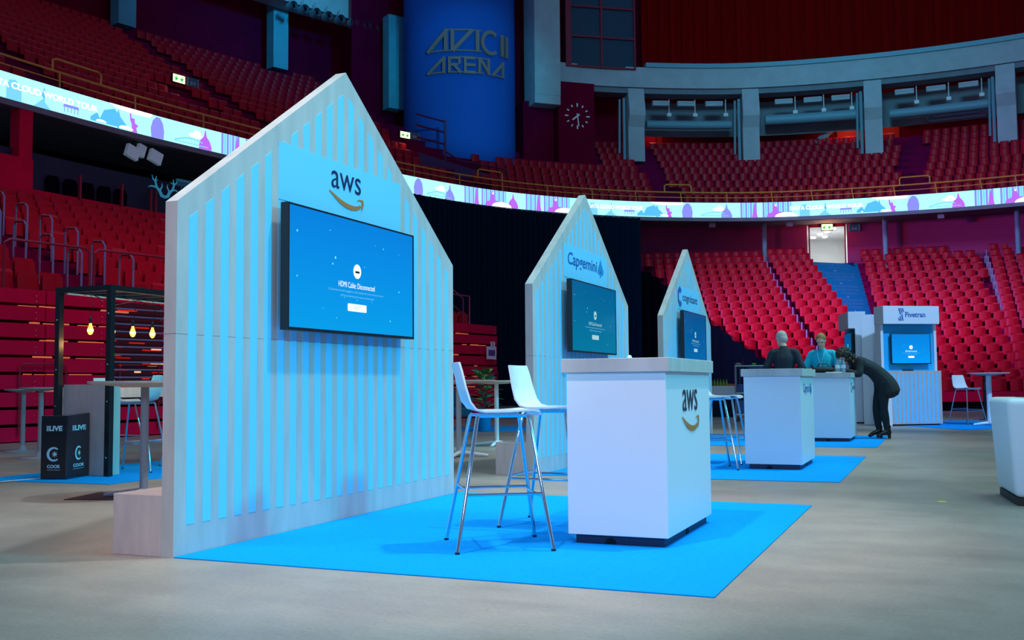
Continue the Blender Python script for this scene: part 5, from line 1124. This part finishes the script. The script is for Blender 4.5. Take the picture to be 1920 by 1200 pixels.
def from_meshes(meshes, name, m, parent, vox=0, extra=None):
    bm = bmesh.new()
    for x in meshes: bm.from_mesh(x); bpy.data.meshes.remove(x)
    if extra:
        tm = bpy.data.meshes.new('x'); tm.from_pydata(extra.v, [], extra.f); bm.from_mesh(tm); bpy.data.meshes.remove(tm)
    me = bpy.data.meshes.new(name); bm.to_mesh(me); bm.free(); o = bpy.data.objects.new(name, me); COL.objects.link(o)
    if vox:
        r = o.modifiers.new('r', 'REMESH'); r.mode = 'VOXEL'; r.voxel_size = vox; s = o.modifiers.new('sm', 'SMOOTH'); s.factor = .5; s.iterations = 2
        bpy.context.view_layer.update(); dg = bpy.context.evaluated_depsgraph_get(); n_ = bpy.data.meshes.new_from_object(o.evaluated_get(dg)); o.modifiers.clear(); o.data = n_
    o.data.polygons.foreach_set('use_smooth', [True]*len(o.data.polygons)); o.data.materials.clear(); o.data.materials.append(m); o.parent = parent; return o
def head_mb(c, yaw=0, pitch=0, roll=0, s=1.0):
    """head mesh with brow, nose, lips, chin and ears, facing local -Y before rotation"""
    Mx = Matrix.Translation(c) @ Matrix.Rotation(yaw, 4, 'Z') @ Matrix.Rotation(pitch, 4, 'X') @ Matrix.Rotation(roll, 4, 'Y') @ Matrix.Scale(s, 4)
    mb = MB(); mb.ball((0, .01, .03), .1, 20, 14, (.78, .95, 1.02), Mx); mb.ball((0, -.02, -.045), .1, 18, 12, (.62, .68, .75), Mx); mb.ball((0, -.062, -.098), .03, 10, 8, (1, .8, .7), Mx)
    mb.ball((0, -.098, -.012), .017, 10, 8, (.75, 1, 1.5), Mx); mb.ball((0, -.088, .02), .012, 8, 6, (.8, 1, 2.0), Mx)
    for sx in (-1, 1): mb.ball((sx*.03, -.083, .035), .016, 8, 6, (1.4, .6, .45), Mx); mb.ball((sx*.078, .012, 0), .02, 8, 6, (.35, .8, 1.4), Mx)
    mb.ball((0, -.086, -.055), .016, 10, 6, (1.5, .6, .5), Mx); return mb, Mx
def face_bits(Mx, parent, ink=None):
    e = MB()
    for sx in (-1, 1): e.ball((sx*.031, -.083, .018), .0085, 8, 6, (1.2, .6, .8), Mx)
    e.build('eyes', mat('eye_dark', (.05, .05, .06), .2), parent, smooth='all')
    l = MB(); l.ball((0, -.0935, -.055), .014, 10, 6, (1.4, .35, .28), Mx); l.build('lips', mat('lips', (.42, .16, .13), .5), parent, smooth='all')
def hand_chains(w, d, side_, s=1.0, curl=.5, down=Vector((0, 0, -1))):
    """palm plus five fingers; w wrist point, d direction of palm, side_ thumb direction"""
    d = Vector(d).normalized(); sd = Vector(side_); sd = (sd-d*sd.dot(d)).normalized(); nrm = down.normalized(); ch = []
    w = Vector(w); pm = w+d*.05*s; k = w+d*.085*s
    ch.append(([w, pm, k], [(.024*s, .018*s), (.036*s, .016*s), (.036*s, .014*s)])); out = [ch[0]]
    fing = []
    for i, L in enumerate((.070, .078, .072, .056)):
        b = k+sd*(.030-.020*i)*s; p1 = b+(d*math.cos(curl*.4)+nrm*math.sin(curl*.4))*L*.45*s; p2 = p1+(d*math.cos(curl)+nrm*math.sin(curl))*L*.32*s; p3 = p2+(d*math.cos(curl*1.5)+nrm*math.sin(curl*1.5))*L*.25*s
        fing.append(([b-d*.02*s, b, p1, p2, p3], [.010*s, .0095*s, .0088*s, .008*s, .0065*s]))
    b = w+d*.025*s+sd*.02*s; fing.append(([b, b+(sd*.7+d*.6)*.035*s, b+(sd*.55+d*.8)*.065*s, b+(sd*.3+d)*.088*s], [.012*s, .011*s, .010*s, .008*s]))
    return out, fing
def V(*a): return Vector(a)
def torso(J, g=0.0, hem=0.0, neck=1.0, flare=0.0):
    hip, ch, nk = J['hip'], J['chest'], J['neck']; wa = (hip+ch)/2+J.get('belly', V(0, 0, 0)); ax = (ch-hip).normalized(); k = J.get('k', 1)
    pts = [hip-ax*(.04+hem), hip+ax*.02, wa, ch, ch+(nk-ch)*.45]; rad = [((.160+g+flare)*k, (.115+g+flare)*k), ((.160+g)*k, (.120+g)*k), ((.140+g)*k, (.108+g)*k), ((.165+g)*k, (.112+g)*k), ((.150+g)*k, (.090+g)*k)]
    if neck > 0: pts += [nk-(nk-ch)*.12*(1.2-neck)]; rad += [(.070+g*.5, .066+g*.5)]
    return loft(pts, rad)
def arm(J, sd, g=0.0, frac=1.0):
    ch, sh, el, wr = J['chest'], J['sh'+sd], J['el'+sd], J['wr'+sd]; inn = sh+(J['neck']-sh)*.45-V(0, 0, .03)
    if frac < .6: return loft([inn, sh, sh+(el-sh)*.45, sh+(el-sh)*.78], [.05+g, .050+g, .050+g*1.3, .052+g*1.6])
    return loft([inn, sh, (sh+el)/2, el, (el+wr)/2, wr-(wr-el)*.04], [.05+g, .052+g, .046+g, .042+g*.9, .036+g*.8, .026+g*.7])
def leg(J, sd, g=0.0, cut=0.0):
    hip, hj, kn, an = J['hip'], J['hj'+sd], J['kn'+sd], J['an'+sd]
    return loft([hj+V(0, 0, .05), hj-V(0, 0, .06), (hj+kn)/2, kn, (kn*.6+an*.4), an+V(0, 0, cut)], [(.088+g, .100+g), (.086+g, .096+g), .074+g, .054+g, .056+g*.9, .038+g*.9])
def foot(J, sd, g=0.0):
    an = J['an'+sd]; toe = J.get('toe'+sd, an+V(0, -.17, -.05)); d = toe-an; d.z = 0; d.normalize(); up_ = V(0, 0, 1)
    return loft([an-d*.045+V(0, 0, -.035), an+V(0, 0, -.03), an+d*.08+V(0, 0, -.045), toe+V(0, 0, -.005)], [.030+g, .038+g, (.040+g, .026+g), (.036+g, .018+g)])
def person(label, loc, rz, J, clothes, hairf, headargs):
    """J: joint dict in local coordinates (figure faces -Y)"""
    t = thing('person', label, 'person', loc, rz, None); nk, hd = J['neck'], J['head']
    meshes = [torso(J), loft([nk-(nk-J['chest'])*.3, nk, nk+(hd-nk)*.7], [.062, .054, .052])]
    for sd, sx in (('l', -1), ('r', 1)):
        meshes += [arm(J, sd), leg(J, sd), foot(J, sd)]; wr, el = J['wr'+sd], J['el'+sd]; p, f = hand_chains(wr, J.get('hd'+sd, wr-el), V(-sx, -.2, .1), 1.0, J.get('curl', .6), J.get('dn', V(0, 0, -1)))
        meshes += [loft(a, b) for a, b in p]+[loft(a, b, 8, 3) for a, b in f]
    hm, Mx = head_mb(hd, *headargs); from_meshes(meshes, 'body', M_SKIN, t, .0075, hm); face_bits(Mx, t)
    for nm, ms, m_ in clothes(J): from_meshes(ms, nm, m_, t, .011)
    hairf(Mx, t); return t
def std(h=1.8):
    k = h/1.8; J = dict(hip=V(0, 0, .95), chest=V(0, -.01, 1.30), neck=V(0, -.02, 1.50), head=V(0, -.05, 1.66), shl=V(-.175, 0, 1.415), shr=V(.175, 0, 1.415), hjl=V(-.09, 0, .90), hjr=V(.09, 0, .90), knl=V(-.10, -.02, .50), knr=V(.10, -.02, .50), anl=V(-.11, .02, .09), anr=V(.11, .02, .09))
    return {a: b*k for a, b in J.items()}
def short_hair(m, bald=False):
    def f(Mx, t):
        mb = MB(); vs = []; n, k = 20, 10
        mb.ball((0, .022, .048), .1, 20, 12, (.84, .98, .98), Mx)
        mb.ball((0, .055, .0), .09, 18, 12, (.86, .72, .95), Mx); o = mb.build('hair', m, t, smooth='all'); return o
    return f
# man in dark suit, back to the camera, left of the third counter, looking right
J = std(1.83); J.update(ell=V(-.30, .05, 1.15), elr=V(.30, .03, 1.17), wrl=V(-.17, -.20, 1.14), wrr=V(.20, -.22, 1.15), head=V(.04, -.09, 1.665))
person('person seen from behind in a dark suit with short grey hair, at the counters', (-2.42, 17.35, .008), math.radians(188), J, lambda J: [('suit_jacket', [torso(J, .022, .12, .9, .01), arm(J, 'l', .016), arm(J, 'r', .016)], M_SUIT), ('trousers', [leg(J, 'l', .014, .02), leg(J, 'r', .014, .02)], M_SUIT), ('shoe', [foot(J, 'l', .010)], M_SHOE), ('shoe', [foot(J, 'r', .010)], M_SHOE)], short_hair(M_GREY), (math.radians(38), math.radians(16), 0))
# man in turquoise t-shirt facing the camera, looking down
J = std(1.84); J.update(ell=V(-.31, -.02, 1.14), elr=V(.31, -.02, 1.14), wrl=V(-.13, -.26, 1.17), wrr=V(.14, -.28, 1.16), head=V(0, -.10, 1.665), neck=V(0, -.04, 1.52))
def tee(J): return [('t_shirt', [torso(J, .020, .10, .8), arm(J, 'l', .016, .5), arm(J, 'r', .016, .5)], M_TEE), ('trousers', [leg(J, 'l', .014, .02), leg(J, 'r', .014, .02)], M_JEAN), ('shoe', [foot(J, 'l', .010)], M_SHOE), ('shoe', [foot(J, 'r', .010)], M_SHOE)]
tm = person('person in a turquoise t-shirt with a lanyard, looking down at the counter', (-1.95, 18.72, .008), math.radians(-4), J, tee, short_hair(M_BLOND), (0, math.radians(28), 0))
mb = MB(); mb.tube([(-.07, -.10, 1.52), (-.05, -.175, 1.40), (.0, -.19, 1.22)], .006, 5); mb.tube([(.07, -.10, 1.52), (.05, -.175, 1.40), (.0, -.19, 1.22)], .006, 5); mb.build('lanyard', mat('lanyard_blue', (.15, .5, .75), .6), tm)
# woman bending over the counter, seen from her left side; figure faces -Y, rotated to face left
J = dict(hip=V(0, .05, .93), chest=V(0, -.30, 1.24), neck=V(0, -.44, 1.33), head=V(0, -.565, 1.375), shl=V(-.16, -.34, 1.30), shr=V(.16, -.34, 1.30), ell=V(-.22, -.42, 1.06), elr=V(.22, -.40, 1.07), wrl=V(-.12, -.62, 1.13), wrr=V(.12, -.60, 1.135), hjl=V(-.085, .04, .88), hjr=V(.085, .04, .88), knl=V(-.09, -.035, .50), knr=V(.09, .03, .50), anl=V(-.085, -.01, .13), anr=V(.095, .07, .13), belly=V(0, .04, .04), curl=.9)
J['toel'] = J['anl']+V(0, -.16, -.09); J['toer'] = J['anr']+V(0, -.16, -.09)
def wcl(J):
    hip, ch = J['hip'], J['chest']; fl_ = loft([hip+V(0, .10, -.16), hip+V(0, .05, -.02), (hip+ch)/2+J['belly'], ch, ch+(J['neck']-ch)*.5, J['neck']-(J['neck']-ch)*.1], [(.215, .185), (.195, .165), (.150, .130), (.168, .125), (.150, .100), (.075, .07)])
    return [('blazer', [fl_, arm(J, 'l', .016), arm(J, 'r', .016)], M_SUIT2), ('trousers', [leg(J, 'l', .012, .03), leg(J, 'r', .012, .03)], M_TROU), ('ankle_boot', [foot(J, 'l', .010), loft([J['anl']+V(0, .01, .08), J['anl']+V(0, .01, -.03)], [.052, .046])], M_SHOE), ('ankle_boot', [foot(J, 'r', .010), loft([J['anr']+V(0, .01, .08), J['anr']+V(0, .01, -.03)], [.052, .046])], M_SHOE)]
def curly(Mx, t):
    mb = MB(); rg = random.Random(5)
    for i in range(110):
        a = rg.uniform(0, 2*PI); z = rg.uniform(-.6, 1); r_ = math.sqrt(max(0, 1-z*z)); y = r_*math.sin(a)
        if y < -.55 and z < .5: continue
        mb.ball((.088*r_*math.cos(a), .02+.108*y, .02+.112*z), rg.uniform(.026, .04), 8, 6, (1, 1, 1), Mx)
    for i in range(40):
        mb.ball((rg.uniform(-.10, .10), rg.uniform(-.07, .10), rg.uniform(.02, .17)-.16), rg.uniform(.024, .036), 8, 6, (1, 1, 1.1), Mx)
    mb.ball((0, .03, .05), .1, 16, 10, (.95, 1.02, 1.0), Mx); mb.build('curly_hair', M_BRUN, t, smooth='all')
wm = person('person with dark curly hair in a black blazer bending over the third counter', (-.98, 18.15, .008), math.radians(-70), J, wcl, curly, (0, math.radians(58), 0))
for s in 'lr':
    a = J['an'+s]; mb = MB(); mb.tube([(a.x, a.y+.035, .11), (a.x, a.y+.035, .002)], [.034, .024], 8); mb.build('shoe_heel', M_SHOE, wm)
# ------------------------------------------------------------------ instantiate seats: the visible nearest 300 as things, the rest as one mass
bpy.context.view_layer.update(); dg = bpy.context.evaluated_depsgraph_get(); CO = Vector((0, 0, CAMH)); scored = []
for i, (p, rz, lab, grp) in enumerate(cands):
    q = p+Vector((0, 0, .62)); d = q-CO; z = d.dot(fw); u = 960+F_PX*d.dot(cr)/z; v = 600-F_PX*d.dot(cu)/z; vis = 0
    if z > 0 and -15 < u < 1935 and -15 < v < 1215:
        rd = Vector((math.cos(rz), math.sin(rz), 0))
        for dx, dz in ((0, 0), (-.17, .1), (.17, .1), (0, -.15)):
            e_ = q+rd*dx+Vector((0, 0, dz))-CO; L = e_.length
            hit = SC.ray_cast(dg, CO, e_.normalized(), distance=L-.35)
            if not hit[0]: vis += 1
    if vis >= 2: scored.append((z, i))
scored.sort(); pick = set(i for _, i in scored[:298])
mass = MB(); low = MB()
def lowseat(mb, p, rz):
    c, s_ = math.cos(rz), math.sin(rz)
    def P(x, y, z): return (p[0]+c*x-s_*y, p[1]+s_*x+c*y, p[2]+z)
    xs = (-.21, -.13, 0, .13, .21); ys = (.02, -.02, -.045, -.02, .02); vs = [P(x, y, .36) for x, y in zip(xs, ys)]+[P(x, y+.03, .73) for x, y in zip(xs, ys)]+[P(-.21, .09, .80), P(.21, .09, .80), P(-.21, .05, .4), P(.21, .05, .4)]
    mb.add(vs, [(j, j+1, 6+j, 5+j) for j in range(4)]+[(5, 6, 7, 8, 9, 11, 10), (12, 0, 5, 10), (4, 13, 11, 9), (12, 10, 11, 13)])
proto = None
for i, (p, rz, lab, grp) in enumerate(cands):
    if i not in pick: lowseat(mass, p, rz); continue
    if proto is None:
        proto = thing('stadium_seat', lab, 'stadium seat', p, rz, grp); sb.build('backrest', M_RED, proto, smooth=True); sp_.build('tip_up_seat', M_RED, proto, smooth=True); sbr.build('bracket', M_BLACK, proto)
    else: copy_thing(proto, p, rz, lab, grp)
for p, rz in far: lowseat(mass, p, rz)
mass.build('stadium_seats', M_RED, smooth=True)
o = bpy.data.objects['stadium_seats']; o['kind'] = 'stuff'; tag(o, 'countless dark red seats of the upper tier and the far stand rows', 'seating')
print('SEATS', len(cands), len(scored), len(pick), len(far))
